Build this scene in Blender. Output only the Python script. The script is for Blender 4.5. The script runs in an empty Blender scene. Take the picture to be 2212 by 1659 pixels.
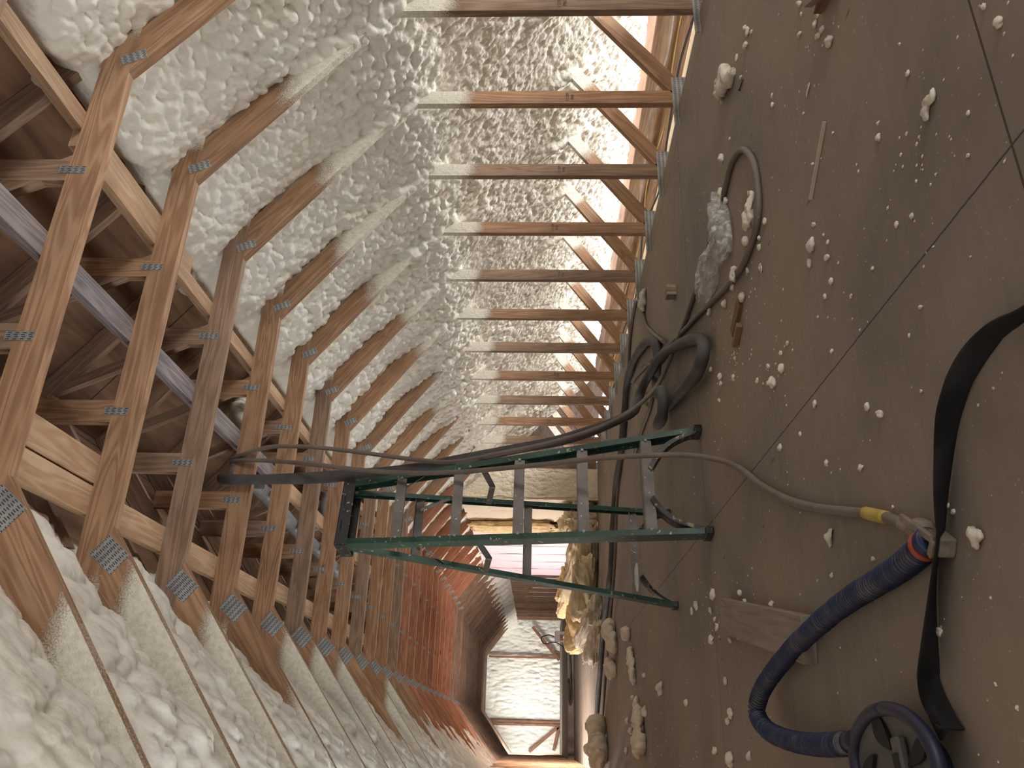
import bpy, math, random
import numpy as np
from mathutils import Matrix, Vector

random.seed(7)
rng = np.random.default_rng(7)
scene = bpy.context.scene
COL = scene.collection

# ------------------------------------------------------------------ camera
YAW, PITCH, ROLL = math.radians(24.264), math.radians(2.2106), math.radians(-0.588)
fw = Vector((math.sin(YAW) * math.cos(PITCH), math.cos(YAW) * math.cos(PITCH), math.sin(PITCH)))
rt = Vector((math.cos(YAW), -math.sin(YAW), 0))
up = rt.cross(fw)
rt2 = rt * math.cos(ROLL) - up * math.sin(ROLL)
up2 = up * math.cos(ROLL) + rt * math.sin(ROLL)
cam_data = bpy.data.cameras.new('camera')
cam_data.sensor_fit = 'HORIZONTAL'
cam_data.sensor_width = 36.0
cam_data.lens = 36.0 * 1697.4 / 2212.0
cam_data.clip_start = 0.02
cam = bpy.data.objects.new('camera', cam_data)
COL.objects.link(cam)
# the phone was held on its side: picture right is the floor, picture top is the right-hand wall
M = Matrix((( -up2.x, rt2.x, -fw.x), (-up2.y, rt2.y, -fw.y), (-up2.z, rt2.z, -fw.z))).to_4x4()
M.translation = Vector((0, 0, 0.73))
cam.matrix_world = M
scene.camera = cam

# ------------------------------------------------------------------ light
scene.view_settings.view_transform = 'Standard'
scene.view_settings.look = 'None'
scene.view_settings.gamma = 1.0
scene.view_settings.use_curve_mapping = False
scene.view_settings.exposure = 0.15

world = bpy.data.worlds.new('world')
world.use_nodes = True
scene.world = world
bg = world.node_tree.nodes['Background']
bg.inputs['Color'].default_value = (0.90, 0.93, 1.0, 1)
bg.inputs['Strength'].default_value = 1.2


def area(name, loc, target, sx, sy, power, color=(1, 1, 1), spread=180):
    d = bpy.data.lights.new(name, 'AREA')
    d.shape = 'RECTANGLE'
    d.size = sx
    d.size_y = sy
    d.energy = power
    d.color = color
    d.spread = math.radians(spread)
    o = bpy.data.objects.new(name, d)
    COL.objects.link(o)
    o.location = loc
    o.rotation_euler = (Vector(target) - Vector(loc)).to_track_quat('-Z', 'Y').to_euler()
    return o


# daylight through the openings of the attic: the eave window behind the camera on the right,
# the dormer window on the left half way down, and the far dormer
area('eave_window_light', (4.15, -1.9, 0.62), (3.9, 6.0, 0.9), 1.3, 0.9, 90, (1.0, 0.97, 0.93))
# daylight coming up through the open soffit along the right eave
area('soffit_daylight', (5.35, 4.4, -1.15), (3.2, 4.4, 1.4), 11.0, 0.9, 560, (1.0, 0.985, 0.955))
area('left_fill_light', (-2.1, 4.2, -0.55), (2.7, 4.4, 1.9), 11.0, 0.9, 285, (1.0, 0.985, 0.96))  # added unseen fill from the left, lifts the right slope foam
area('dormer_window_light', (-1.35, 13.0, 1.0), (3.0, 13.0, 0.9), 2.6, 1.2, 640, (1.0, 0.90, 0.86))
area('far_dormer_light', (-0.9, 22.6, 1.2), (1.6, 25.0, 1.1), 1.6, 1.1, 112, (1.0, 0.97, 0.92), spread=110)

# ------------------------------------------------------------------ helpers
S = 0.6096


def TY(k):
    return 2.1022 + S * (k - 1)


XR, XL, XC = 2.18, 0.65, 1.415       # ceiling tie joints and centre line
ZT = 2.25                            # underside of the ties
SL = 0.757                           # slope of the rafters
XW = 3.20                            # inner face of the right knee wall
FLOOR_R, FLOOR_L = 3.17, -0.36


def tag(o, label=None, cat=None, group=None, kind=None):
    if label: o['label'] = label
    if cat: o['category'] = cat
    if group: o['group'] = group
    if kind: o['kind'] = kind
    return o


def mesh_obj(name, verts, faces, mat=None, parent=None, uvs=None, attr=None, smooth=False):
    me = bpy.data.meshes.new(name)
    me.from_pydata([tuple(v) for v in verts], [], [tuple(f) for f in faces])
    if uvs is not None:
        l = me.uv_layers.new(name='UVMap')
        l.data.foreach_set('uv', np.array(uvs, dtype=np.float32).ravel())
    if attr is not None:
        corner = len(attr) != len(verts)
        a = me.attributes.new('spray', 'FLOAT', 'CORNER' if corner else 'POINT')
        a.data.foreach_set('value', np.array(attr, dtype=np.float32))
    if smooth:
        me.polygons.foreach_set('use_smooth', [True] * len(me.polygons))
    me.update()
    o = bpy.data.objects.new(name, me)
    if mat is not None:
        me.materials.append(mat)
    COL.objects.link(o)
    if parent is not None:
        o.parent = parent
    return o


def grid_obj(name, P, mat, parent=None, attr=None, smooth=True, flip=False):
    """P: (n, m, 3) array of points -> quad sheet"""
    n, m, _ = P.shape
    idx = np.arange(n * m).reshape(n, m)
    q = np.stack([idx[:-1, :-1], idx[1:, :-1], idx[1:, 1:], idx[:-1, 1:]], -1).reshape(-1, 4)
    if flip:
        q = q[:, ::-1]
    me = bpy.data.meshes.new(name)
    me.vertices.add(n * m)
    me.vertices.foreach_set('co', P.astype(np.float32).ravel())
    me.loops.add(q.size)
    me.loops.foreach_set('vertex_index', q.astype(np.int32).ravel())
    me.polygons.add(len(q))
    me.polygons.foreach_set('loop_start', np.arange(0, q.size, 4, dtype=np.int32))
    me.polygons.foreach_set('loop_total', np.full(len(q), 4, dtype=np.int32))
    me.update(calc_edges=True)
    me.polygons.foreach_set('use_smooth', np.full(len(q), smooth))
    if attr is not None:
        a = me.attributes.new('spray', 'FLOAT', 'POINT')
        a.data.foreach_set('value', attr.astype(np.float32).ravel())
    me.validate()
    me.materials.append(mat)
    o = bpy.data.objects.new(name, me)
    COL.objects.link(o)
    if parent is not None:
        o.parent = parent
    return o


def empty(name, loc, label=None, cat=None, group=None, rz=0.0):
    o = bpy.data.objects.new(name, None)
    o.empty_display_size = 0.1
    o.location = loc
    o.rotation_euler = (0, 0, rz)
    COL.objects.link(o)
    return tag(o, label, cat, group)


class MB:
    """collects shapes into one mesh"""
    def __init__(self):
        self.v, self.f, self.uv = [], [], []

    def add(self, verts, faces, uv=None):
        b = len(self.v)
        self.v += [tuple(v) for v in verts]
        for f in faces:
            self.f.append(tuple(b + i for i in f))
        if uv is not None:
            self.uv += list(uv)
        else:
            for f in faces:
                pts = [Vector(verts[i]) for i in f]
                nrm = (pts[1] - pts[0]).cross(pts[-1] - pts[0])
                ax = max(range(3), key=lambda i: abs(nrm[i]))
                a, c = [i for i in range(3) if i != ax]
                ext = lambda i: max(v[i] for v in verts) - min(v[i] for v in verts)
                if ext(c) > ext(a):
                    a, c = c, a
                for p in pts:
                    self.uv.append((p[a], p[c]))

    def box(self, c, s, rot=None):
        cx, cy, cz = c
        x, y, z = s[0] / 2, s[1] / 2, s[2] / 2
        vs = [Vector((i, j, k)) for i in (-x, x) for j in (-y, y) for k in (-z, z)]
        if rot is not None:
            vs = [rot @ v for v in vs]
        vs = [(v.x + cx, v.y + cy, v.z + cz) for v in vs]
        self.add(vs, [(0, 1, 3, 2), (4, 6, 7, 5), (0, 4, 5, 1), (2, 3, 7, 6), (0, 2, 6, 4), (1, 5, 7, 3)])

    def bar(self, p0, p1, w, t, upv=(0, 0, 1)):
        """box from p0 to p1; w along side direction, t along the third"""
        p0, p1 = Vector(p0), Vector(p1)
        d = (p1 - p0).normalized()
        side = Vector(upv).cross(d)
        if side.length < 1e-4:
            side = Vector((1, 0, 0))
        side.normalize()
        th = d.cross(side).normalized()
        vs = []
        for p in (p0, p1):
            for i, j in ((-1, -1), (1, -1), (1, 1), (-1, 1)):
                vs.append(p + side * (w / 2 * i) + th * (t / 2 * j))
        L = (p1 - p0).length
        fs = [(0, 3, 2, 1), (4, 5, 6, 7), (0, 1, 5, 4), (1, 2, 6, 5), (2, 3, 7, 6), (3, 0, 4, 7)]
        uv = [(0, 0), (0, t), (w, t), (w, 0), (0, 0), (w, 0), (w, t), (0, t)]
        for k in range(4):
            e = w if k % 2 == 0 else t
            uv += [(0, 0), (0, e), (L, e), (L, 0)]
        self.add(vs, fs, uv)

    def build(self, name, mat, parent=None, smooth=False, bevel=0.0):
        o = mesh_obj(name, self.v, self.f, mat, parent, self.uv, smooth=smooth)
        if bevel:
            b = o.modifiers.new('bevel', 'BEVEL')
            b.width = bevel
            b.segments = 2
            b.limit_method = 'ANGLE'
        return o


def board(name, a, b, c, d, y0, y1, mat, parent, n=8, spray=None, off=(0, 0, 0), edge_spray=0.8):
    """board lying in an XZ plane: end a-b runs to end d-c (XZ pairs), y0..y1 its thickness.
    off: origin of the parent, the mesh is stored relative to it"""
    ox, oy, oz = off
    a, b, c, d = [np.array(p, float) for p in (a, b, c, d)]
    L = np.linalg.norm((d + c) / 2 - (a + b) / 2)
    W = np.linalg.norm(b - a)
    W = min(W, 0.15)
    T = y1 - y0
    vs, at = [], []
    for i in range(n + 1):
        t = i / n
        p, q = a + (d - a) * t, b + (c - b) * t
        for (pt, y) in ((p, y0), (q, y0), (q, y1), (p, y1)):
            vs.append((pt[0] - ox, y - oy, pt[1] - oz))
    fs, uv = [], []
    u0 = random.random() * 5
    v0 = random.random() * 3
    edge = [0, W, W + T, 2 * W + T, 2 * W + 2 * T]
    for i in range(n):
        for k in range(4):
            k2 = (k + 1) % 4
            fs.append((4 * i + k, 4 * i + k2, 4 * i + 4 + k2, 4 * i + 4 + k))
            uA, uB = u0 + L * i / n, u0 + L * (i + 1) / n
            sA, sB = (spray(i / n), spray((i + 1) / n)) if spray else (0.0, 0.0)
            e_ = edge_spray if k == 3 else 1.0
            at += [sA * e_, sA * e_, sB * e_, sB * e_]
            uv += [(uA, v0 + edge[k]), (uA, v0 + edge[k + 1]), (uB, v0 + edge[k + 1]), (uB, v0 + edge[k])]
    fs.append((3, 2, 1, 0))
    at += [spray(0.0) if spray else 0.0] * 4
    uv += [(0, v0), (0, v0 + W), (T, v0 + W), (T, v0)]
    m = 4 * n
    fs.append((m, m + 1, m + 2, m + 3))
    at += [spray(1.0) if spray else 0.0] * 4
    uv += [(0, v0), (0, v0 + W), (T, v0 + W), (T, v0)]
    # outward normals
    c0 = Vector(vs[0]); n1 = (Vector(vs[1]) - c0).cross(Vector(vs[4]) - c0)
    if n1.y > 0:
        uv2, at2 = [], []
        k = 0
        fl = []
        for f in fs:
            fl.append(f[::-1]); uv2 += uv[k:k + 4][::-1]; at2 += at[k:k + 4][::-1]; k += 4
        fs, uv, at = fl, uv2, at2
    o = mesh_obj(name, vs, fs, mat, parent, uv, at)
    return o


def straight(p0, p1, w, side=1):
    """four XZ corners of a board from p0 to p1, width w to one side of the line"""
    p0, p1 = np.array(p0, float), np.array(p1, float)
    d = (p1 - p0) / np.linalg.norm(p1 - p0)
    nrm = np.array([-d[1], d[0]]) * side * w
    return p0, p0 + nrm, p1 + nrm, p1


def smooth_path(pts, step=0.02):
    P = np.array(pts, float)
    Q = [P[0] * 2 - P[1]] + list(P) + [P[-1] * 2 - P[-2]]
    out = []
    for i in range(1, len(Q) - 2):
        a, b, c, d = Q[i - 1], Q[i], Q[i + 1], Q[i + 2]
        n = max(2, int(np.linalg.norm(c - b) / step))
        for k in range(n):
            t = k / n
            out.append(0.5 * ((2 * b) + (-a + c) * t + (2 * a - 5 * b + 4 * c - d) * t * t + (-a + 3 * b - 3 * c + d) * t ** 3))
    out.append(P[-1])
    return np.array(out)


def tube(name, pts, r, mat, parent=None, sides=14, step=0.02, smooth=True, flat=1.0, path=True):
    P = smooth_path(pts, step) if path else np.array(pts, float)
    n = len(P)
    T = np.gradient(P, axis=0)
    T /= np.linalg.norm(T, axis=1)[:, None] + 1e-9
    Nn = np.zeros_like(P)
    upv = np.array([0, 0, 1.0]) if abs(T[0][2]) < 0.9 else np.array([1.0, 0, 0])
    nv = np.cross(T[0], upv); nv /= np.linalg.norm(nv)
    for i in range(n):
        nv = nv - T[i] * nv.dot(T[i]); nv /= np.linalg.norm(nv)
        Nn[i] = nv
    B = np.cross(T, Nn)
    s = np.concatenate([[0], np.cumsum(np.linalg.norm(np.diff(P, axis=0), axis=1))])
    rad = np.array([r(v, s[-1]) for v in s]) if callable(r) else np.full(n, r)
    ang = np.linspace(0, 2 * math.pi, sides, endpoint=False)
    ring = Nn[:, None, :] * np.cos(ang)[None, :, None] + flat * B[:, None, :] * np.sin(ang)[None, :, None]
    V = (P[:, None, :] + ring * rad[:, None, None]).reshape(-1, 3)
    fs, uv = [], []
    for i in range(n - 1):
        for k in range(sides):
            k2 = (k + 1) % sides
            fs.append((i * sides + k, i * sides + k2, (i + 1) * sides + k2, (i + 1) * sides + k))
            uv += [(s[i], k / sides), (s[i], (k + 1) / sides), (s[i + 1], (k + 1) / sides), (s[i + 1], k / sides)]
    fs.append(tuple(range(sides))[::-1]); uv += [(0, k / sides) for k in range(sides)]
    fs.append(tuple((n - 1) * sides + k for k in range(sides))); uv += [(s[-1], k / sides) for k in range(sides)]
    o = mesh_obj(name, V, fs, mat, parent, uv, smooth=smooth)
    for p_ in o.data.polygons[-2:]:
        p_.use_smooth = False
    return o


# numpy noises ------------------------------------------------------
_T = rng.random((4, 512, 512))


def vnoise(u, v, seed=0):
    u = np.asarray(u, float) + seed * 17.3
    v = np.asarray(v, float) + seed * 9.7
    iu, iv = np.floor(u).astype(int), np.floor(v).astype(int)
    fu, fv = u - iu, v - iv
    fu, fv = fu * fu * (3 - 2 * fu), fv * fv * (3 - 2 * fv)
    t = _T[seed % 4]
    g = lambda a, b: t[a % 512, b % 512]
    return (g(iu, iv) * (1 - fu) + g(iu + 1, iv) * fu) * (1 - fv) + (g(iu, iv + 1) * (1 - fu) + g(iu + 1, iv + 1) * fu) * fv


def bulbs(u, v, seed=0):
    """smooth bulging cells: 0 in the creases, 1 on the crowns"""
    iu, iv = np.floor(u).astype(int), np.floor(v).astype(int)
    best = np.zeros_like(u)
    for a in (-1, 0, 1):
        for b in (-1, 0, 1):
            cu, cv = iu + a, iv + b
            j1 = _T[seed % 4][(cu + 31 * seed) % 512, cv % 512]
            j2 = _T[(seed + 1) % 4][(cu + 31 * seed) % 512, cv % 512]
            j3 = _T[(seed + 2) % 4][(cu + 31 * seed) % 512, cv % 512]
            r = 0.55 + 0.45 * j3
            d2 = ((u - cu - j1) ** 2 + (v - cv - j2) ** 2) / (r * r)
            best = np.maximum(best, np.sqrt(np.clip(1 - d2, 0, 1)) * r)
    return best


# ------------------------------------------------------------------ materials
def new_mat(name):
    m = bpy.data.materials.new(name)
    m.use_nodes = True
    nt = m.node_tree
    b = nt.nodes['Principled BSDF']
    return m, nt, b


def N(nt, t, **kw):
    n = nt.nodes.new(t)
    for k, v in kw.items():
        if k in n.inputs:
            n.inputs[k].default_value = v
        else:
            setattr(n, k, v)
    return n


def LK(nt, a, b):
    nt.links.new(a, b)


def ramp(nt, stops, fac=None):
    r = nt.nodes.new('ShaderNodeValToRGB')
    e = r.color_ramp.elements
    while len(e) < len(stops):
        e.new(0.5)
    for i, (p, c) in enumerate(stops):
        e[i].position = p
        e[i].color = (c if len(c) == 4 else (*c, 1))
    if fac is not None:
        LK(nt, fac, r.inputs[0])
    return r


def math_n(nt, op, a, b=None, c=None, clamp=False):
    n = nt.nodes.new('ShaderNodeMath')
    n.operation = op
    n.use_clamp = clamp
    for i, x in enumerate((a, b, c)):
        if x is None: continue
        if hasattr(x, 'links') or hasattr(x, 'is_linked'):
            LK(nt, x, n.inputs[i])
        else:
            n.inputs[i].default_value = x
    return n.outputs[0]


def mix_c(nt, fac, a, b, blend='MIX'):
    n = nt.nodes.new('ShaderNodeMix')
    n.data_type = 'RGBA'
    n.blend_type = blend
    ins = [n.inputs[0], n.inputs[6], n.inputs[7]]
    for s, x in zip(ins, (fac, a, b)):
        if hasattr(x, 'is_linked'):
            LK(nt, x, s)
        elif isinstance(x, (int, float)):
            s.default_value = x
        else:
            s.default_value = (*x, 1) if len(x) == 3 else x
    return n.outputs[2]


def bump(nt, h, strength, dist, b, normal=None):
    n = nt.nodes.new('ShaderNodeBump')
    n.inputs['Strength'].default_value = strength
    n.inputs['Distance'].default_value = dist
    LK(nt, h, n.inputs['Height'])
    if normal is not None:
        LK(nt, normal, n.inputs['Normal'])
    LK(nt, n.outputs[0], b.inputs['Normal'])
    return n.outputs[0]


FOAM_COL = (0.87, 0.845, 0.76)


def wood_mat(name, light, dark, spray=True, vary=0.25, rough=0.75):
    m, nt, b = new_mat(name)
    uv = N(nt, 'ShaderNodeUVMap').outputs[0]
    oi = N(nt, 'ShaderNodeObjectInfo')
    off = N(nt, 'ShaderNodeVectorMath', operation='SCALE'); LK(nt, oi.outputs['Random'], off.inputs['Scale'])
    off.inputs[0].default_value = (37.0, 11.0, 5.0)
    add = N(nt, 'ShaderNodeVectorMath', operation='ADD'); LK(nt, uv, add.inputs[0]); LK(nt, off.outputs[0], add.inputs[1])
    st = N(nt, 'ShaderNodeMapping'); LK(nt, add.outputs[0], st.inputs['Vector'])
    st.inputs['Scale'].default_value = (1.2, 16.0, 1.0)
    big = N(nt, 'ShaderNodeTexNoise', Scale=1.0, Detail=2.0, Roughness=0.5, Distortion=0.6); LK(nt, st.outputs[0], big.inputs['Vector'])
    rings = math_n(nt, 'SINE', math_n(nt, 'MULTIPLY', big.outputs[0], 42.0))
    rings = math_n(nt, 'MULTIPLY_ADD', rings, 0.5, 0.5)
    st2 = N(nt, 'ShaderNodeMapping'); LK(nt, add.outputs[0], st2.inputs['Vector'])
    st2.inputs['Scale'].default_value = (6.0, 190.0, 1.0)
    fine = N(nt, 'ShaderNodeTexNoise', Scale=1.0, Detail=3.0, Roughness=0.6); LK(nt, st2.outputs[0], fine.inputs['Vector'])
    g = math_n(nt, 'ADD', math_n(nt, 'MULTIPLY', rings, 0.55), math_n(nt, 'MULTIPLY', fine.outputs[0], 0.6))
    col = ramp(nt, [(0.15, light), (0.95, dark)], g).outputs[0]
    # knots
    st3 = N(nt, 'ShaderNodeMapping'); LK(nt, add.outputs[0], st3.inputs['Vector'])
    st3.inputs['Scale'].default_value = (2.2, 7.0, 1.0)
    vo = N(nt, 'ShaderNodeTexVoronoi', Scale=1.0); LK(nt, st3.outputs[0], vo.inputs['Vector'])
    kn = ramp(nt, [(0.05, (1, 1, 1)), (0.11, (0, 0, 0))], vo.outputs['Distance']).outputs[0]
    pick = math_n(nt, 'GREATER_THAN', N(nt, 'ShaderNodeSeparateColor').outputs[0], 0.5)
    sc = nt.nodes[-1]
    sep = N(nt, 'ShaderNodeSeparateColor'); LK(nt, vo.outputs['Color'], sep.inputs[0])
    pick = math_n(nt, 'GREATER_THAN', sep.outputs[0], 0.62)
    kf = math_n(nt, 'MULTIPLY', kn, pick)
    col = mix_c(nt, math_n(nt, 'MULTIPLY', kf, 0.85), col, (dark[0] * 0.35, dark[1] * 0.3, dark[2] * 0.3))
    # grime and board-to-board variation
    tc = N(nt, 'ShaderNodeTexCoord').outputs['Object']
    gr = N(nt, 'ShaderNodeTexNoise', Scale=5.0, Detail=3.0); LK(nt, tc, gr.inputs['Vector'])
    gm = math_n(nt, 'MULTIPLY_ADD', gr.outputs[0], 0.7, 0.62)
    val = math_n(nt, 'MULTIPLY_ADD', oi.outputs['Random'], vary, 1.0 - vary / 2)
    hsv = N(nt, 'ShaderNodeHueSaturation'); LK(nt, col, hsv.inputs['Color']); LK(nt, math_n(nt, 'MULTIPLY', gm, val), hsv.inputs['Value'])
    col = hsv.outputs[0]
    if spray:
        at = N(nt, 'ShaderNodeAttribute', attribute_name='spray')
        sp = N(nt, 'ShaderNodeTexNoise', Scale=170.0, Detail=2.0); LK(nt, tc, sp.inputs['Vector'])
        sp2 = N(nt, 'ShaderNodeTexNoise', Scale=9.0, Detail=3.0); LK(nt, tc, sp2.inputs['Vector'])
        sp3 = N(nt, 'ShaderNodeTexNoise', Scale=38.0, Detail=4.0, Roughness=0.65); LK(nt, tc, sp3.inputs['Vector'])
        N_sp3 = sp3.outputs[0]
        s = math_n(nt, 'ADD', math_n(nt, 'MULTIPLY', at.outputs['Fac'], 1.8), math_n(nt, 'MULTIPLY', math_n(nt, 'SUBTRACT', sp.outputs[0], 0.5), 1.3))
        s = math_n(nt, 'ADD', s, math_n(nt, 'MULTIPLY', math_n(nt, 'SUBTRACT', sp2.outputs[0], 0.5), 0.9))
        f = math_n(nt, 'MULTIPLY_ADD', s, 1.7, -1.05, clamp=True)
        gate = math_n(nt, 'GREATER_THAN', at.outputs['Fac'], 0.02)
        f = math_n(nt, 'MULTIPLY', f, gate)
        spc = ramp(nt, [(0.35, (0.62, 0.57, 0.46)), (0.65, (0.78, 0.75, 0.65))], N_sp3).outputs[0]
        col = mix_c(nt, f, col, spc)
        hh = math_n(nt, 'ADD', math_n(nt, 'MULTIPLY', g, 0.25), math_n(nt, 'MULTIPLY', f, math_n(nt, 'ADD', math_n(nt, 'MULTIPLY', sp.outputs[0], 0.6), math_n(nt, 'MULTIPLY', N_sp3, 1.6))))
        bump(nt, hh, 0.6, 0.008, b)
    else:
        bump(nt, g, 0.3, 0.003, b)
    LK(nt, col, b.inputs['Base Color'])
    b.inputs['Roughness'].default_value = rough
    return m


def plain(name, col, rough=0.6, metal=0.0, var=0.25, scale=12.0, bumps=0.0, bscale=60.0, specks=None, speck_amt=0.64, speck_scale=38.0):
    m, nt, b = new_mat(name)
    tc = N(nt, 'ShaderNodeTexCoord').outputs['Object']
    n = N(nt, 'ShaderNodeTexNoise', Scale=scale, Detail=4.0, Roughness=0.6); LK(nt, tc, n.inputs['Vector'])
    lo = tuple(c * (1 - var) for c in col)
    hi = tuple(min(1, c * (1 + var)) for c in col)
    c = ramp(nt, [(0.3, lo), (0.7, hi)], n.outputs[0]).outputs[0]
    if specks:
        n2 = N(nt, 'ShaderNodeTexNoise', Scale=speck_scale, Detail=2.0); LK(nt, tc, n2.inputs['Vector'])
        f = ramp(nt, [(speck_amt, (0, 0, 0)), (speck_amt + 0.03, (1, 1, 1))], n2.outputs[0]).outputs[0]
        c = mix_c(nt, f, c, specks)
    LK(nt, c, b.inputs['Base Color'])
    b.inputs['Roughness'].default_value = rough
    b.inputs['Metallic'].default_value = metal
    if bumps:
        n3 = N(nt, 'ShaderNodeTexNoise', Scale=bscale, Detail=3.0); LK(nt, tc, n3.inputs['Vector'])
        bump(nt, n3.outputs[0], bumps, 0.01, b)
    return m


def foam_mat(name, col, stretch=(1, 1, 1), fine=0.5, yellow=(0.74, 0.62, 0.36)):
    m, nt, b = new_mat(name)
    tc = N(nt, 'ShaderNodeTexCoord').outputs['Object']
    mp = N(nt, 'ShaderNodeMapping'); LK(nt, tc, mp.inputs['Vector']); mp.inputs['Scale'].default_value = stretch
    v = N(nt, 'ShaderNodeTexVoronoi', Scale=42.0, feature='SMOOTH_F1'); LK(nt, mp.outputs[0], v.inputs['Vector'])
    v.inputs['Smoothness'].default_value = 0.5
    n = N(nt, 'ShaderNodeTexNoise', Scale=90.0, Detail=3.0); LK(nt, mp.outputs[0], n.inputs['Vector'])
    h = math_n(nt, 'SUBTRACT', math_n(nt, 'MULTIPLY', n.outputs[0], 0.45), v.outputs['Distance'])
    bump(nt, h, fine, 0.012, b)
    y = N(nt, 'ShaderNodeTexNoise', Scale=2.6, Detail=4.0, Roughness=0.65); LK(nt, tc, y.inputs['Vector'])
    f = ramp(nt, [(0.54, (0, 0, 0)), (0.80, (0.40, 0.40, 0.40))], y.outputs[0]).outputs[0]
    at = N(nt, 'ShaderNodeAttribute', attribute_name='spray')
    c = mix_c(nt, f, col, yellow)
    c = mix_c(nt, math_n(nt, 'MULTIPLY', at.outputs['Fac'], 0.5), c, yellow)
    LK(nt, c, b.inputs['Base Color'])
    b.inputs['Roughness'].default_value = 0.55
    b.inputs['Specular IOR Level'].default_value = 0.2
    return m


def floor_mat():
    m, nt, b = new_mat('sanded_plywood_floor')
    tc = N(nt, 'ShaderNodeTexCoord').outputs['Object']
    n1 = N(nt, 'ShaderNodeTexNoise', Scale=1.1, Detail=5.0, Roughness=0.6, Distortion=0.4); LK(nt, tc, n1.inputs['Vector'])
    c = ramp(nt, [(0.32, (0.175, 0.142, 0.112)), (0.5, (0.232, 0.189, 0.149)), (0.72, (0.29, 0.218, 0.15))], n1.outputs[0]).outputs[0]
    mp = N(nt, 'ShaderNodeMapping'); LK(nt, tc, mp.inputs['Vector']); mp.inputs['Scale'].default_value = (3.0, 40.0, 1)
    n2 = N(nt, 'ShaderNodeTexNoise', Scale=1.0, Detail=4.0); LK(nt, mp.outputs[0], n2.inputs['Vector'])
    c = mix_c(nt, 0.13, c, n2.outputs[0], 'OVERLAY')
    # pale dust specks
    n3 = N(nt, 'ShaderNodeTexVoronoi', Scale=55.0); LK(nt, tc, n3.inputs['Vector'])
    f = ramp(nt, [(0.06, (1, 1, 1)), (0.13, (0, 0, 0))], n3.outputs['Distance']).outputs[0]
    sp = N(nt, 'ShaderNodeSeparateColor'); LK(nt, n3.outputs['Color'], sp.inputs[0])
    f = math_n(nt, 'MULTIPLY', f, math_n(nt, 'GREATER_THAN', sp.outputs[0], 0.62))
    c = mix_c(nt, math_n(nt, 'MULTIPLY', f, 0.7), c, (0.50, 0.45, 0.36))
    # dark chips running with the grain
    mp2 = N(nt, 'ShaderNodeMapping'); LK(nt, tc, mp2.inputs['Vector']); mp2.inputs['Scale'].default_value = (17.0, 5.0, 1)
    n4 = N(nt, 'ShaderNodeTexVoronoi', Scale=1.0); LK(nt, mp2.outputs[0], n4.inputs['Vector'])
    g = ramp(nt, [(0.05, (1, 1, 1)), (0.1, (0, 0, 0))], n4.outputs['Distance']).outputs[0]
    sp2 = N(nt, 'ShaderNodeSeparateColor'); LK(nt, n4.outputs['Color'], sp2.inputs[0])
    g = math_n(nt, 'MULTIPLY', g, math_n(nt, 'GREATER_THAN', sp2.outputs[1], 0.72))
    c = mix_c(nt, math_n(nt, 'MULTIPLY', g, 0.75), c, (0.05, 0.035, 0.025))
    # panel seams: long joints every 1.22 m across the room, staggered butt joints
    xyz = N(nt, 'ShaderNodeSeparateXYZ'); LK(nt, tc, xyz.inputs[0])
    wob = math_n(nt, 'MULTIPLY', math_n(nt, 'SUBTRACT', n2.outputs[0], 0.5), 0.004)
    def line(co, pos, period, half):
        r = math_n(nt, 'ADD', math_n(nt, 'SUBTRACT', co, pos), wob)
        if period:
            r = math_n(nt, 'SUBTRACT', math_n(nt, 'FLOORED_MODULO', math_n(nt, 'ADD', r, period / 2), period), period / 2)
        return math_n(nt, 'LESS_THAN', math_n(nt, 'ABSOLUTE', r), half)
    s1 = line(xyz.outputs['Y'], 3.43, 2.44, 0.0026)
    s2 = line(xyz.outputs['X'], 0.865, 2.16, 0.0022)
    s = math_n(nt, 'MAXIMUM', s1, s2)
    c = mix_c(nt, math_n(nt, 'MULTIPLY', s, 0.85), c, (0.02, 0.014, 0.01))
    LK(nt, c, b.inputs['Base Color'])
    b.inputs['Roughness'].default_value = 0.72
    hh = math_n(nt, 'SUBTRACT', math_n(nt, 'MULTIPLY', n2.outputs[0], 0.15), s)
    bump(nt, hh, 0.4, 0.004, b)
    return m


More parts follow.
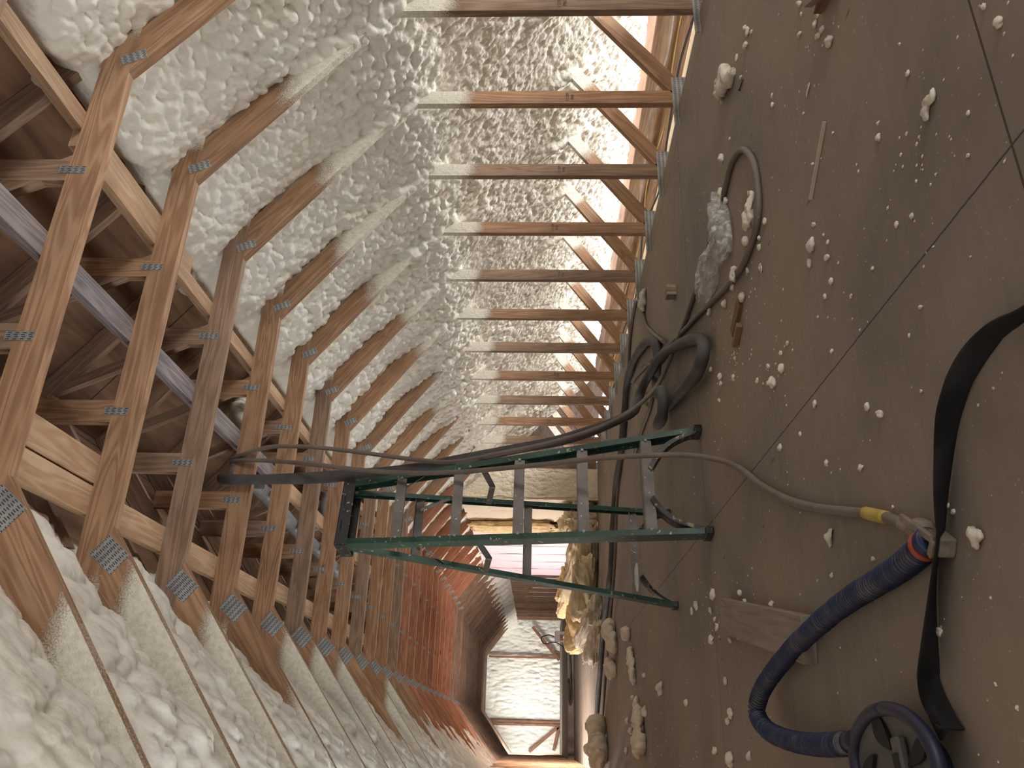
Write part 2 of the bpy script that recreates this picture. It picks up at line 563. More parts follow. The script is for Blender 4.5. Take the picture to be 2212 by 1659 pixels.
def plate_mat():
    """toothed truss plate: rows of punched slots, in the plate's own XZ"""
    m, nt, b = new_mat('galvanised_truss_plate')
    tc = N(nt, 'ShaderNodeTexCoord').outputs['Object']
    xyz = N(nt, 'ShaderNodeSeparateXYZ'); LK(nt, tc, xyz.inputs[0])
    px, pz = 0.0072, 0.0235
    rowi = math_n(nt, 'FLOOR', math_n(nt, 'DIVIDE', xyz.outputs['X'], px))
    sh = math_n(nt, 'MULTIPLY', math_n(nt, 'FLOORED_MODULO', rowi, 2.0), pz / 7)
    fx = math_n(nt, 'FRACT', math_n(nt, 'DIVIDE', xyz.outputs['X'], px))
    fz = math_n(nt, 'FRACT', math_n(nt, 'DIVIDE', math_n(nt, 'ADD', xyz.outputs['Z'], sh), pz))
    inx = math_n(nt, 'LESS_THAN', math_n(nt, 'ABSOLUTE', math_n(nt, 'SUBTRACT', fx, 0.5)), 0.24)
    inz = math_n(nt, 'LESS_THAN', math_n(nt, 'ABSOLUTE', math_n(nt, 'SUBTRACT', fz, 0.5)), 0.27)
    f = math_n(nt, 'MULTIPLY', inx, inz)
    n = N(nt, 'ShaderNodeTexNoise', Scale=14.0, Detail=3.0); LK(nt, tc, n.inputs['Vector'])
    c0 = ramp(nt, [(0.35, (0.27, 0.285, 0.29)), (0.65, (0.44, 0.46, 0.46))], n.outputs[0]).outputs[0]
    c = mix_c(nt, f, c0, (0.05, 0.045, 0.04))
    LK(nt, c, b.inputs['Base Color'])
    LK(nt, math_n(nt, 'MULTIPLY_ADD', f, -0.55, 0.55), b.inputs['Metallic'])
    b.inputs['Roughness'].default_value = 0.5
    bump(nt, math_n(nt, 'SUBTRACT', 1.0, f), 0.6, 0.002, b)
    return m


def deck_mat():
    m, nt, b = new_mat('roof_decking_plywood')
    tc = N(nt, 'ShaderNodeTexCoord').outputs['Object']
    mp = N(nt, 'ShaderNodeMapping'); LK(nt, tc, mp.inputs['Vector']); mp.inputs['Scale'].default_value = (9.0, 1.6, 9.0)
    n1 = N(nt, 'ShaderNodeTexNoise', Scale=1.0, Detail=4.0, Distortion=1.2); LK(nt, mp.outputs[0], n1.inputs['Vector'])
    c = ramp(nt, [(0.3, (0.11, 0.058, 0.034)), (0.7, (0.25, 0.14, 0.08))], n1.outputs[0]).outputs[0]
    xyz = N(nt, 'ShaderNodeSeparateXYZ'); LK(nt, tc, xyz.inputs[0])
    r = math_n(nt, 'SUBTRACT', math_n(nt, 'FLOORED_MODULO', xyz.outputs['Y'], 2.44), 1.22)
    s = math_n(nt, 'LESS_THAN', math_n(nt, 'ABSOLUTE', r), 0.004)
    r2 = math_n(nt, 'SUBTRACT', math_n(nt, 'FLOORED_MODULO', xyz.outputs['X'], 0.97), 0.4)
    s2 = math_n(nt, 'LESS_THAN', math_n(nt, 'ABSOLUTE', r2), 0.004)
    c = mix_c(nt, math_n(nt, 'MAXIMUM', s, s2), c, (0.01, 0.007, 0.005))
    LK(nt, c, b.inputs['Base Color'])
    b.inputs['Roughness'].default_value = 0.85
    return m


M_WOOD = wood_mat('pine_lumber', (0.42, 0.258, 0.145), (0.255, 0.128, 0.065))
M_WOODD = wood_mat('dusty_and_shaded_pine_lumber', (0.325, 0.215, 0.145), (0.19, 0.115, 0.07))  # dusty boards near by; on the far trusses it paints in the dimmer light
M_WOODLIT = wood_mat('warm_lit_pine_lumber', (0.43, 0.21, 0.115), (0.27, 0.10, 0.052))  # same pine, red tint stands in for warm window light
M_PALE = wood_mat('pale_pine_board', (0.50, 0.35, 0.22), (0.37, 0.215, 0.12), spray=False)
M_GREY = wood_mat('weathered_grey_board', (0.30, 0.26, 0.26), (0.15, 0.125, 0.125), spray=False)
M_DUSTW = wood_mat('dusty_offcut_wood', (0.30, 0.245, 0.19), (0.22, 0.17, 0.13), spray=False)
M_SHIM = wood_mat('shim_wood', (0.22, 0.125, 0.06), (0.12, 0.065, 0.03), spray=False)
M_STICK = plain('tan_stick', (0.46, 0.39, 0.30), 0.7, var=0.1)
M_RED = wood_mat('cedar_toned_stud', (0.36, 0.18, 0.11), (0.20, 0.09, 0.05), spray=False)
M_FOAM = foam_mat('spray_foam', FOAM_COL, fine=0.3)
M_FOAMW = foam_mat('spray_foam_wall', (0.86, 0.84, 0.77), stretch=(1.0, 1.0, 0.45), fine=0.5, yellow=(0.80, 0.72, 0.50))
M_FOAML = foam_mat('spray_foam_soft', (0.86, 0.84, 0.76), fine=0.25, yellow=(0.76, 0.66, 0.42))
M_FOAMT = foam_mat('spray_foam_trimmed', (0.80, 0.71, 0.55), fine=0.45, yellow=(0.70, 0.53, 0.30))
M_CRUMB = plain('foam_crumb', (0.62, 0.57, 0.46), 0.6, var=0.12, scale=30, bumps=0.3)
M_CRUMB2 = plain('foam_scrap', (0.66, 0.56, 0.42), 0.7, var=0.15, scale=14, bumps=0.4, bscale=30)
M_FLOOR = floor_mat()
M_DECK = deck_mat()
M_PLATE = plate_mat()
M_GREEN = plain('green_fibreglass', (0.026, 0.068, 0.046), 0.45, var=0.4, scale=9, specks=(0.34, 0.33, 0.24), speck_amt=0.665, speck_scale=42)
M_ALU = plain('dirty_aluminium', (0.145, 0.127, 0.108), 0.5, metal=0.25, var=0.3, scale=8, specks=(0.5, 0.47, 0.38), speck_amt=0.71, speck_scale=50)
M_STEEL = plain('grey_steel_strap', (0.16, 0.16, 0.15), 0.45, metal=0.5, var=0.2)
M_BLACKP = plain('spattered_black_plastic', (0.016, 0.016, 0.014), 0.5, var=0.4, specks=(0.36, 0.33, 0.25), speck_amt=0.655, speck_scale=55)
M_BRACE = plain('grimy_black_brace', (0.020, 0.018, 0.013), 0.5, var=0.5, specks=(0.22, 0.18, 0.10), speck_amt=0.60, speck_scale=40)
M_SPREAD = plain('black_steel_spreader', (0.018, 0.017, 0.015), 0.4, var=0.3, specks=(0.20, 0.14, 0.05), speck_amt=0.63, speck_scale=60)
M_HOSE = plain('dusty_rubber_hose', (0.150, 0.118, 0.092), 0.62, var=0.18, scale=7, bumps=0.15, specks=(0.45, 0.40, 0.30), speck_amt=0.74, speck_scale=70)
M_JACKET = plain('charcoal_hose_jacket', (0.066, 0.060, 0.056), 0.75, var=0.4, scale=7, bumps=0.25, bscale=120)
M_TAPE = plain('yellow_tape', (0.42, 0.31, 0.055), 0.55, var=0.25, scale=25, bumps=0.2)


def corrugated_mat():
    m, nt, b = new_mat('dusty_corrugated_hose')
    uv = N(nt, 'ShaderNodeUVMap').outputs[0]
    tc = N(nt, 'ShaderNodeTexCoord').outputs['Object']
    sx = N(nt, 'ShaderNodeSeparateXYZ'); LK(nt, uv, sx.inputs[0])
    w = math_n(nt, 'SINE', math_n(nt, 'MULTIPLY', sx.outputs['X'], 2 * math.pi / 0.0125))
    n = N(nt, 'ShaderNodeTexNoise', Scale=13.0, Detail=4.0); LK(nt, tc, n.inputs['Vector'])
    n2 = N(nt, 'ShaderNodeTexNoise', Scale=120.0, Detail=2.0); LK(nt, tc, n2.inputs['Vector'])
    g = math_n(nt, 'MULTIPLY_ADD', w, -0.55, 0.0)
    g = math_n(nt, 'ADD', g, math_n(nt, 'MULTIPLY', n.outputs[0], 1.5))
    g = math_n(nt, 'ADD', g, math_n(nt, 'MULTIPLY', n2.outputs[0], 0.5))
    f = math_n(nt, 'MULTIPLY_ADD', g, 2.0, -1.62, clamp=True)
    c = mix_c(nt, math_n(nt, 'MULTIPLY', f, 0.85), (0.013, 0.022, 0.062), (0.19, 0.165, 0.115))
    LK(nt, c, b.inputs['Base Color'])
    b.inputs['Roughness'].default_value = 0.5
    return m


M_BLUE = corrugated_mat()
M_ORANGE = plain('orange_collar', (0.36, 0.065, 0.03), 0.5, var=0.2)
M_BRASS = plain('dusty_fitting', (0.20, 0.165, 0.12), 0.6, var=0.3, scale=20, bumps=0.3)
M_STRAP = plain('black_webbing', (0.004, 0.004, 0.004), 0.95, var=0.3, scale=30)
M_NAVY = plain('navy_rubber_seal', (0.012, 0.014, 0.035), 0.5, var=0.3)
M_MASK = plain('dark_grey_plastic', (0.085, 0.082, 0.072), 0.6, var=0.25, scale=15)
M_HOLE = plain('black_recess', (0.004, 0.004, 0.004), 0.7)
M_BATT = plain('yellow_fibreglass_batt', (0.74, 0.56, 0.30), 0.95, var=0.3, scale=11, bumps=0.9, bscale=26)
M_TAN = plain('tan_insulation_scrap', (0.70, 0.58, 0.38), 0.9, var=0.18, scale=9, bumps=0.7, bscale=20)
M_DUCT = plain('grey_foil_duct', (0.26, 0.265, 0.275), 0.45, metal=0.15, var=0.2, scale=7, bumps=0.4, bscale=22)
M_WDUCT = plain('pale_duct_wrap', (0.50, 0.50, 0.42), 0.6, var=0.3, scale=16, bumps=0.9, bscale=22)
M_WIREY = plain('yellow_cable', (0.60, 0.47, 0.14), 0.5)
M_WIREW = plain('white_cable', (0.66, 0.66, 0.64), 0.5)
M_WIREK = plain('black_cable', (0.03, 0.03, 0.035), 0.5)
M_GREENP = plain('green_tape', (0.06, 0.13, 0.11), 0.6)
M_GREYP = plain('grey_plastic_box', (0.42, 0.38, 0.36), 0.5, var=0.1)
M_NAIL = plain('rusty_nail', (0.06, 0.035, 0.025), 0.6, metal=0.4)
M_INK = plain('lumber_stamp_ink', (0.04, 0.032, 0.028), 0.8)
M_PINK = plain('pale_pink_facing', (0.84, 0.70, 0.76), 0.5, var=0.05, scale=4, bumps=0.5, bscale=7)
M_SEAMP = plain('taped_seam', (0.50, 0.36, 0.36), 0.6)
M_BROWNB = plain('brown_board', (0.20, 0.12, 0.08), 0.8)


def bag_mat():
    m, nt, b = new_mat('clear_plastic_film')
    out = nt.nodes['Material Output']
    b.inputs['Base Color'].default_value = (0.64, 0.62, 0.58, 1)
    b.inputs['Roughness'].default_value = 0.4
    b.inputs['Specular IOR Level'].default_value = 0.5
    tr = N(nt, 'ShaderNodeBsdfTransparent')
    tc = N(nt, 'ShaderNodeTexCoord').outputs['Object']
    mp = N(nt, 'ShaderNodeMapping'); LK(nt, tc, mp.inputs['Vector']); mp.inputs['Rotation'].default_value = (0, 0, 0.5); mp.inputs['Scale'].default_value = (34.0, 8.0, 20.0)
    n = N(nt, 'ShaderNodeTexNoise', Scale=1.0, Detail=3.0, Distortion=1.4); LK(nt, mp.outputs[0], n.inputs['Vector'])
    f = ramp(nt, [(0.38, (0.16, 0.16, 0.16)), (0.56, (0.36, 0.36, 0.36)), (0.68, (0.80, 0.80, 0.80))], n.outputs[0]).outputs[0]  # more opaque streaks paint in the highlights along the creases
    mx = N(nt, 'ShaderNodeMixShader'); LK(nt, f, mx.inputs[0]); LK(nt, tr.outputs[0], mx.inputs[1]); LK(nt, b.outputs[0], mx.inputs[2])
    bump(nt, n.outputs[0], 0.35, 0.02, b)
    LK(nt, mx.outputs[0], out.inputs[0])
    return m


M_BAG = bag_mat()

# ------------------------------------------------------------------ setting
YB, YE = -2.2, 25.0
fl = MB()
fl.box(((FLOOR_R + FLOOR_L) / 2 - 0.5, (YB + YE) / 2, -0.0125), (FLOOR_R - FLOOR_L + 1.0, YE - YB, 0.025))
tag(fl.build('floor', M_FLOOR), kind='structure')
# joist space and ceiling below the eaves
for nm, x0, x1 in (('right', FLOOR_R - 0.3, 4.28), ('left', -1.45, FLOOR_L - 0.8)):
    e = MB(); e.box(((x0 + x1) / 2, (YB + YE) / 2, -0.22), (x1 - x0, YE - YB, 0.02))
    tag(e.build('floor_' + nm + '_eave', M_FOAMT), kind='structure')


def deckZ(x):
    return ZT + 0.32 - SL * (abs(x - XC) - (XR - XC))


for side, nm in ((1, 'right'), (-1, 'left')):
    x1 = 4.75
    ridge, eave = (XC, deckZ(XC)), (XC + side * x1, deckZ(XC + side * x1))
    d = MB()
    vs = []
    for y in (YB, YE + 0.3):
        for (x, z) in (ridge, eave):
            vs += [(x, y, z), (x, y, z + 0.02)]
    d.add(vs, [(0, 4, 6, 2), (1, 3, 7, 5), (0, 2, 3, 1), (4, 5, 7, 6), (0, 1, 5, 4), (2, 6, 7, 3)])
    tag(d.build('ceiling_' + nm, M_DECK), kind='structure')


# spray foam --------------------------------------------------------------
def profile(pts, step):
    P = np.array(pts, float)
    s = np.concatenate([[0], np.cumsum(np.linalg.norm(np.diff(P, axis=0), axis=1))])
    t = np.arange(0, s[-1] + step / 2, step)
    x = np.interp(t, s, P[:, 0]); z = np.interp(t, s, P[:, 1])
    k = max(3, int(0.10 / step)) | 1
    ker = np.hanning(k + 2)[1:-1]; ker /= ker.sum()
    pad = k // 2
    sm = lambda a: np.convolve(np.concatenate([a[0] - (a[pad:0:-1] - a[0]), a, a[-1] + (a[-1] - a[-2:-pad - 2:-1])]), ker, 'valid')
    x, z = sm(x), sm(z)
    dx, dz = np.gradient(x), np.gradient(z)
    L = np.hypot(dx, dz)
    return t, x, z, dz / L, -dx / L      # normal points down / into the room for +X going profiles


RP = [(1.93, 2.63), (2.18, 2.435), (2.45, 2.25), (2.70, 2.055), (2.95, 1.82), (3.12, 1.63), (3.30, 1.41), (3.60, 1.08), (4.15, 0.50), (4.45, 0.20), (4.62, 0.03)]


def bay(y):
    """0 at a truss, 1 at mid-bay"""
    f = ((y - (2.1022 + 0.019)) / S) % 1.0
    return np.sin(math.pi * f) ** 0.6


def foam_right(name, y0, y1, dy, ds, prof, label, ragged=True, amp=1.0, wall_from=3.2, mat=None):
    t, x, z, nx, nz = profile(prof, ds)
    y = np.arange(y0, y1 + dy / 2, dy)
    Yg, Tg = np.meshgrid(y, t, indexing='ij')
    X, Z = np.broadcast_to(x, Yg.shape), np.broadcast_to(z, Yg.shape)
    wall = np.clip((X - (wall_from - 0.1)) / 0.3, 0, 1)          # behind the studs
    low = vnoise(Yg * 2.1, Tg * 2.1, 1)
    wu = Yg + 0.02 * (vnoise(Yg * 12, Tg * 12, 2) - .5)
    wt = Tg + 0.02 * (vnoise(Yg * 12, Tg * 12, 3) - .5)
    dyt = ((Yg - (2.1022 + 0.019)) / S + 0.5) % 1.0 * S - S / 2      # distance to the nearest truss
    b1 = bulbs(wu / 0.050, wt / 0.046, 1)
    b2 = bulbs(wu / 0.027, wt / 0.025, 2)
    b3 = bulbs(wu / 0.030, wt / 0.060, 3)
    big = bulbs(wu / 0.13, wt / 0.14, 4)
    by = bay(Yg)
    h_slope = 0.036 * b1 * (0.5 + low) + 0.015 * b2 + 0.030 * big * np.clip(low - 0.35, 0, 1) + 0.030 * (by - 0.5)
    # foam banked up over the stud tops and along the buried ends of the rafters
    rid = np.exp(-((X - (wall_from + 0.02)) / 0.09) ** 2)
    h_slope = h_slope + rid * (0.008 + 0.012 * b1)
    h_slope = h_slope + 0.055 * np.exp(-(dyt / 0.045) ** 2) * np.clip((X - 2.75) / 0.35, 0, 1) * np.clip((3.5 - X) / 0.2, 0, 1)
    h_wall = 0.017 * b3 * (0.5 + low) + 0.008 * b2 + 0.022 * big * np.clip(low - 0.3, 0, 1) + 0.015 * (by - .5)
    h_wall = h_wall + 0.05 * np.exp(-(dyt / 0.05) ** 2) * np.exp(-((X - 4.05) / 0.16) ** 2)
    h = (h_slope * (1 - wall) + h_wall * wall) * amp
    # smooth overspray above the ties
    topf = np.clip((2.24 - X) / 0.18, 0, 1)
    h = h * (1 - 0.75 * topf)
    if ragged:
        lim = 0.10 + 0.35 * vnoise(Yg * 1.3, Yg * 0 + 3.0, 2) + 0.06 * vnoise(Yg * 9, Yg * 0, 1) - 0.10
        cut = np.clip((lim - Tg) / 0.05, 0, 1)
        h = h - 0.22 * cut                                      # fades up behind the bare decking
    P = np.stack([X - 0 + nx * h * -1, Yg, Z + nz * h * -1], -1) if False else np.stack([X + nx * h, Yg, Z + nz * h], -1)
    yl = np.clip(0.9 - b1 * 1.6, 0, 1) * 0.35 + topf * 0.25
    o = grid_obj(name, P, mat or M_FOAM, attr=yl)
    return tag(o, label, 'insulation', kind='stuff')


foam_right('spray_foam', 0.9, 9.95, 0.0115, 0.0115, RP, 'lumpy cream spray foam covering the right roof slope between the near rafters and behind the studs')
foam_right('spray_foam', 9.95, 16.0, 0.03, 0.025, RP[:6], 'cream spray foam high on the right slope above the pink panel')
FP = [(2.88, 1.90), (3.0, 1.76), (3.15, 1.57), (3.26, 1.42)]
foam_right('spray_foam', 16.0, YE, 0.03, 0.025, FP, 'ragged cream spray foam in a band over the bare far studs on the right', ragged=False, amp=1.3)

# left slope: softer, larger pillows
LPf = [(2.16, 2.52), (2.45, 2.255), (2.70, 1.995), (2.95, 1.745), (3.12, 1.59), (3.30, 1.42), (3.60, 1.17), (3.9, 0.90)]


def foam_left(name, y0, y1, dy, ds, label, amp=1.0):
    t, x, z, nx, nz = profile(LPf, ds)
    y = np.arange(y0, y1 + dy / 2, dy)
    Yg, Tg = np.meshgrid(y, t, indexing='ij')
    X, Z = np.broadcast_to(x, Yg.shape), np.broadcast_to(z, Yg.shape)
    low = vnoise(Yg * 1.8, Tg * 1.8, 3)
    wu = Yg + 0.05 * (vnoise(Yg * 7, Tg * 7, 0) - .5)
    wt = Tg + 0.05 * (vnoise(Yg * 7, Tg * 7, 1) - .5)
    b1 = bulbs(wu / 0.12, wt / 0.13, 2)
    b2 = bulbs(wu / 0.055, wt / 0.055, 3)
    b3 = bulbs(wu / 0.028, wt / 0.026, 1)
    h = (0.042 * b1 * (0.4 + low) + 0.028 * b2 * (0.2 + low) + 0.006 * b3 + 0.06 * (bay(Yg) - 0.55)) * amp
    lim = 0.03 + 0.13 * vnoise(Yg * 2.3, Yg * 0 + 7.0, 1)
    h = h - 0.20 * np.clip((lim - Tg) / 0.05, 0, 1)
    P = np.stack([2 * XC - (X + nx * h), Yg, Z + nz * h], -1)
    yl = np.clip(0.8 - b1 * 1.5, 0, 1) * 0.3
    o = grid_obj(name, P, M_FOAML, attr=yl, flip=True)
    return tag(o, label, 'insulation', kind='stuff')


foam_left('spray_foam', -0.6, 6.2, 0.0115, 0.0115, 'soft pillowy white spray foam between the rafters of the left roof slope')
foam_left('spray_foam', 6.2, 14.2, 0.024, 0.02, 'pale spray foam on the left slope beyond the stepladder')


def foam_wall(name, P0, U, V, nu, nv, normal, label, amp=1.0, kind='stuff', cells=(0.07, 0.16), mat=None, rag=0.0):
    """foam sheet P0 + u*U + v*V bulging along normal"""
    P0, U, V, nrm = [np.array(a, float) for a in (P0, U, V, normal)]
    a, b = np.meshgrid(np.linspace(0, 1, nu), np.linspace(0, 1, nv), indexing='ij')
    Lu, Lv = np.linalg.norm(U), np.linalg.norm(V)
    s, t = a * Lu, b * Lv
    wu = s + 0.03 * (vnoise(s * 9, t * 9, 0) - .5)
    h = amp * (0.03 * bulbs(wu / cells[0], t / cells[1], 1) * (0.4 + vnoise(s * 2, t * 2, 2)) + 0.008 * bulbs(wu / 0.03, t / 0.05, 2))
    P = P0 + a[..., None] * U + b[..., None] * V + h[..., None] * nrm
    if rag:
        P = P + ((b > 0.999) * (rag * (vnoise(s * 11, s * 0, 3) - 0.3)))[..., None] * (V / Lv)
    o = grid_obj(name, P, mat or M_FOAMW, flip=np.dot(np.cross(U, V), nrm) < 0)
    return o


# far gable wall, sprayed
o = foam_wall('wall_far', (4.9, YE, -0.05), (-7.0, 0, 0), (0, 0, 3.1), 260, 130, (0, -1, 0), '', amp=2.0, cells=(0.055, 0.21))
tag(o, kind='structure')
gb = MB(); gb.box((XC, YE + 0.16, 1.4), (10.0, 0.05, 3.4)); tag(gb.build('wall_far_backing', M_DECK), kind='structure')
# raised floor at the far end
pf = MB()
pf.box((XC - 0.25, (17.9 + YE) / 2, 0.062), (3.9, YE - 17.9, 0.124))
tag(pf.build('floor_far_step', M_DUSTW), kind='structure')
# boxed-out stretch of the right knee wall: foam return and foam side
XB = 2.83
bx = MB()
bx.box(((XB + 0.05 + 3.5) / 2, 10.5, 0.86), (3.5 - XB - 0.05, 1.2, 1.70))
tag(bx.build('wall_right_chase', M_BROWNB), kind='structure')
o = foam_wall('spray_foam', (XB - 0.02, 9.86, 0.0), (0.42, 0, 0), (0, 0, 1.75), 60, 120, (0, -1, 0), '', amp=0.5, cells=(0.05, 0.07), mat=M_FOAMT)
tag(o, 'smooth cream foam face of the boxed-out wall end behind the ladder', 'insulation', kind='stuff')
o = foam_wall('spray_foam', (XB + 0.03, 11.05, 0.0), (0, -1.22, 0), (0, 0, 1.78), 90, 120, (-1, 0, 0), '', amp=0.8, mat=M_FOAMT)
tag(o, 'cream foam side of the boxed-out wall beside the yellow batt', 'insulation', kind='stuff')

# pink faced panel beyond it, in five taped widths
pk = empty('faced_insulation', (XB, 11.3, 0), 'bright pale pink faced insulation panel on the right wall beyond the ladder', 'panel')
for i in range(6):
    y0 = 11.42 + i * S
    nu = 14; nv = 24
    a, b = np.meshgrid(np.linspace(0, 1, nu), np.linspace(0, 1, nv), indexing='ij')
    yy = y0 - 11.3 + a * (S - 0.012)
    zz = 0.05 + b * 1.70
    xx = -0.02 * np.sin(math.pi * a) - 0.018 * (vnoise(yy * 8 + i * 3, zz * 5, 2) - .5)
    grid_obj('facing', np.stack([xx, yy, zz], -1), M_PINK, pk)
    sm = MB(); sm.box((0.0, y0 - 11.3 - 0.006, 0.9), (0.012, 0.012, 1.7)); sm.build('seam_tape', M_SEAMP, pk)
bk = MB(); bk.box((0.06, 1.9, 0.88), (0.03, 3.75, 1.76)); bk.build('backing_board', M_BROWNB, pk)


def batt(name, c, size, rot, mat, label, cat='insulation', group=None, seed=0, lump=0.35):
    """ragged soft slab"""
    n = 60
    u = np.linspace(-1, 1, n)
    faces_pts = []
    th = np.linspace(0, math.pi, n)[:, None]
    ph = np.linspace(0, 2 * math.pi, 2 * n)[None, :]
    e = 0.45
    sg = lambda v: np.sign(v) * np.abs(v) ** e
    x = sg(np.sin(th)) * sg(np.cos(ph)); y_ = sg(np.sin(th)) * sg(np.sin(ph)); z = sg(np.cos(th)) * np.ones_like(ph)
    f1 = vnoise(x * 2.1 + seed * 3 + 9, y_ * 2.1 + z * 1.3 + 5, seed)
    rdg = 1 - np.abs(2 * vnoise(x * 3.2 + f1 * 2 + seed + 9, y_ * 3.2 + z * 5 + f1 * 2 + 5, seed + 1) - 1)
    k = 1 + lump * (f1 - 0.5) + lump * 0.55 * (rdg - .5) + lump * 0.3 * (vnoise(x * 11 + seed + 9, y_ * 11 + z * 9 + 5, seed + 2) - .5)
    P = np.stack([x * k * size[0] / 2, y_ * k * size[1] / 2, z * k * size[2] / 2], -1)
    P[:, -1] = P[:, 0]
    o = grid_obj(name, P, mat)
    o.location = c
    o.rotation_euler = rot
    return tag(o, label, cat, group)


def blob(name, loc, size, rot, mat, label=None, cat=None, group=None, seed=0, lump=0.3, n=10, parent=None):
    th = np.linspace(0, math.pi, n)[:, None]
    ph = np.linspace(0, 2 * math.pi, 2 * n)[None, :]
    x = np.sin(th) * np.cos(ph); y_ = np.sin(th) * np.sin(ph); z = np.cos(th) * np.ones_like(ph)
    k = 1 + lump * (vnoise(x * 1.6 + seed * 2.7 + 9, y_ * 1.6 + z + 5 + seed, seed) - 0.5) * 2
    P = np.stack([x * k * size[0], y_ * k * size[1], np.maximum(z * k, -0.55) * size[2]], -1)
    P[:, -1] = P[:, 0]
    P[0, :] = P[0, 0]; P[-1, :] = P[-1, 0]
    zmin = P[..., 2].min()
    P[..., 2] -= zmin
    o = grid_obj(name, P, mat, parent)
    o.location = loc
    o.rotation_euler = rot
    if label:
        tag(o, label, cat, group)
    return o


# ------------------------------------------------------------------ trusses
ORD = ['zeroth', 'first', 'second', 'third', 'fourth', 'fifth', 'sixth', 'seventh', 'eighth', 'ninth', 'tenth', 'eleventh', 'twelfth',
       'thirteenth', 'fourteenth', 'fifteenth', 'sixteenth', 'seventeenth', 'eighteenth', 'nineteenth', 'twentieth']


def plate(parent, off, x, z, w, h, ang, y, name='truss_plate'):
    b = MB(); b.box((0, 0, 0), (w, 0.0016, h))
    o = b.build(name, M_PLATE, parent)
    o.location = (x - off[0], y - 0.0012 - off[1], z - off[2])
    o.rotation_euler = (0, -ang, 0)
    return o


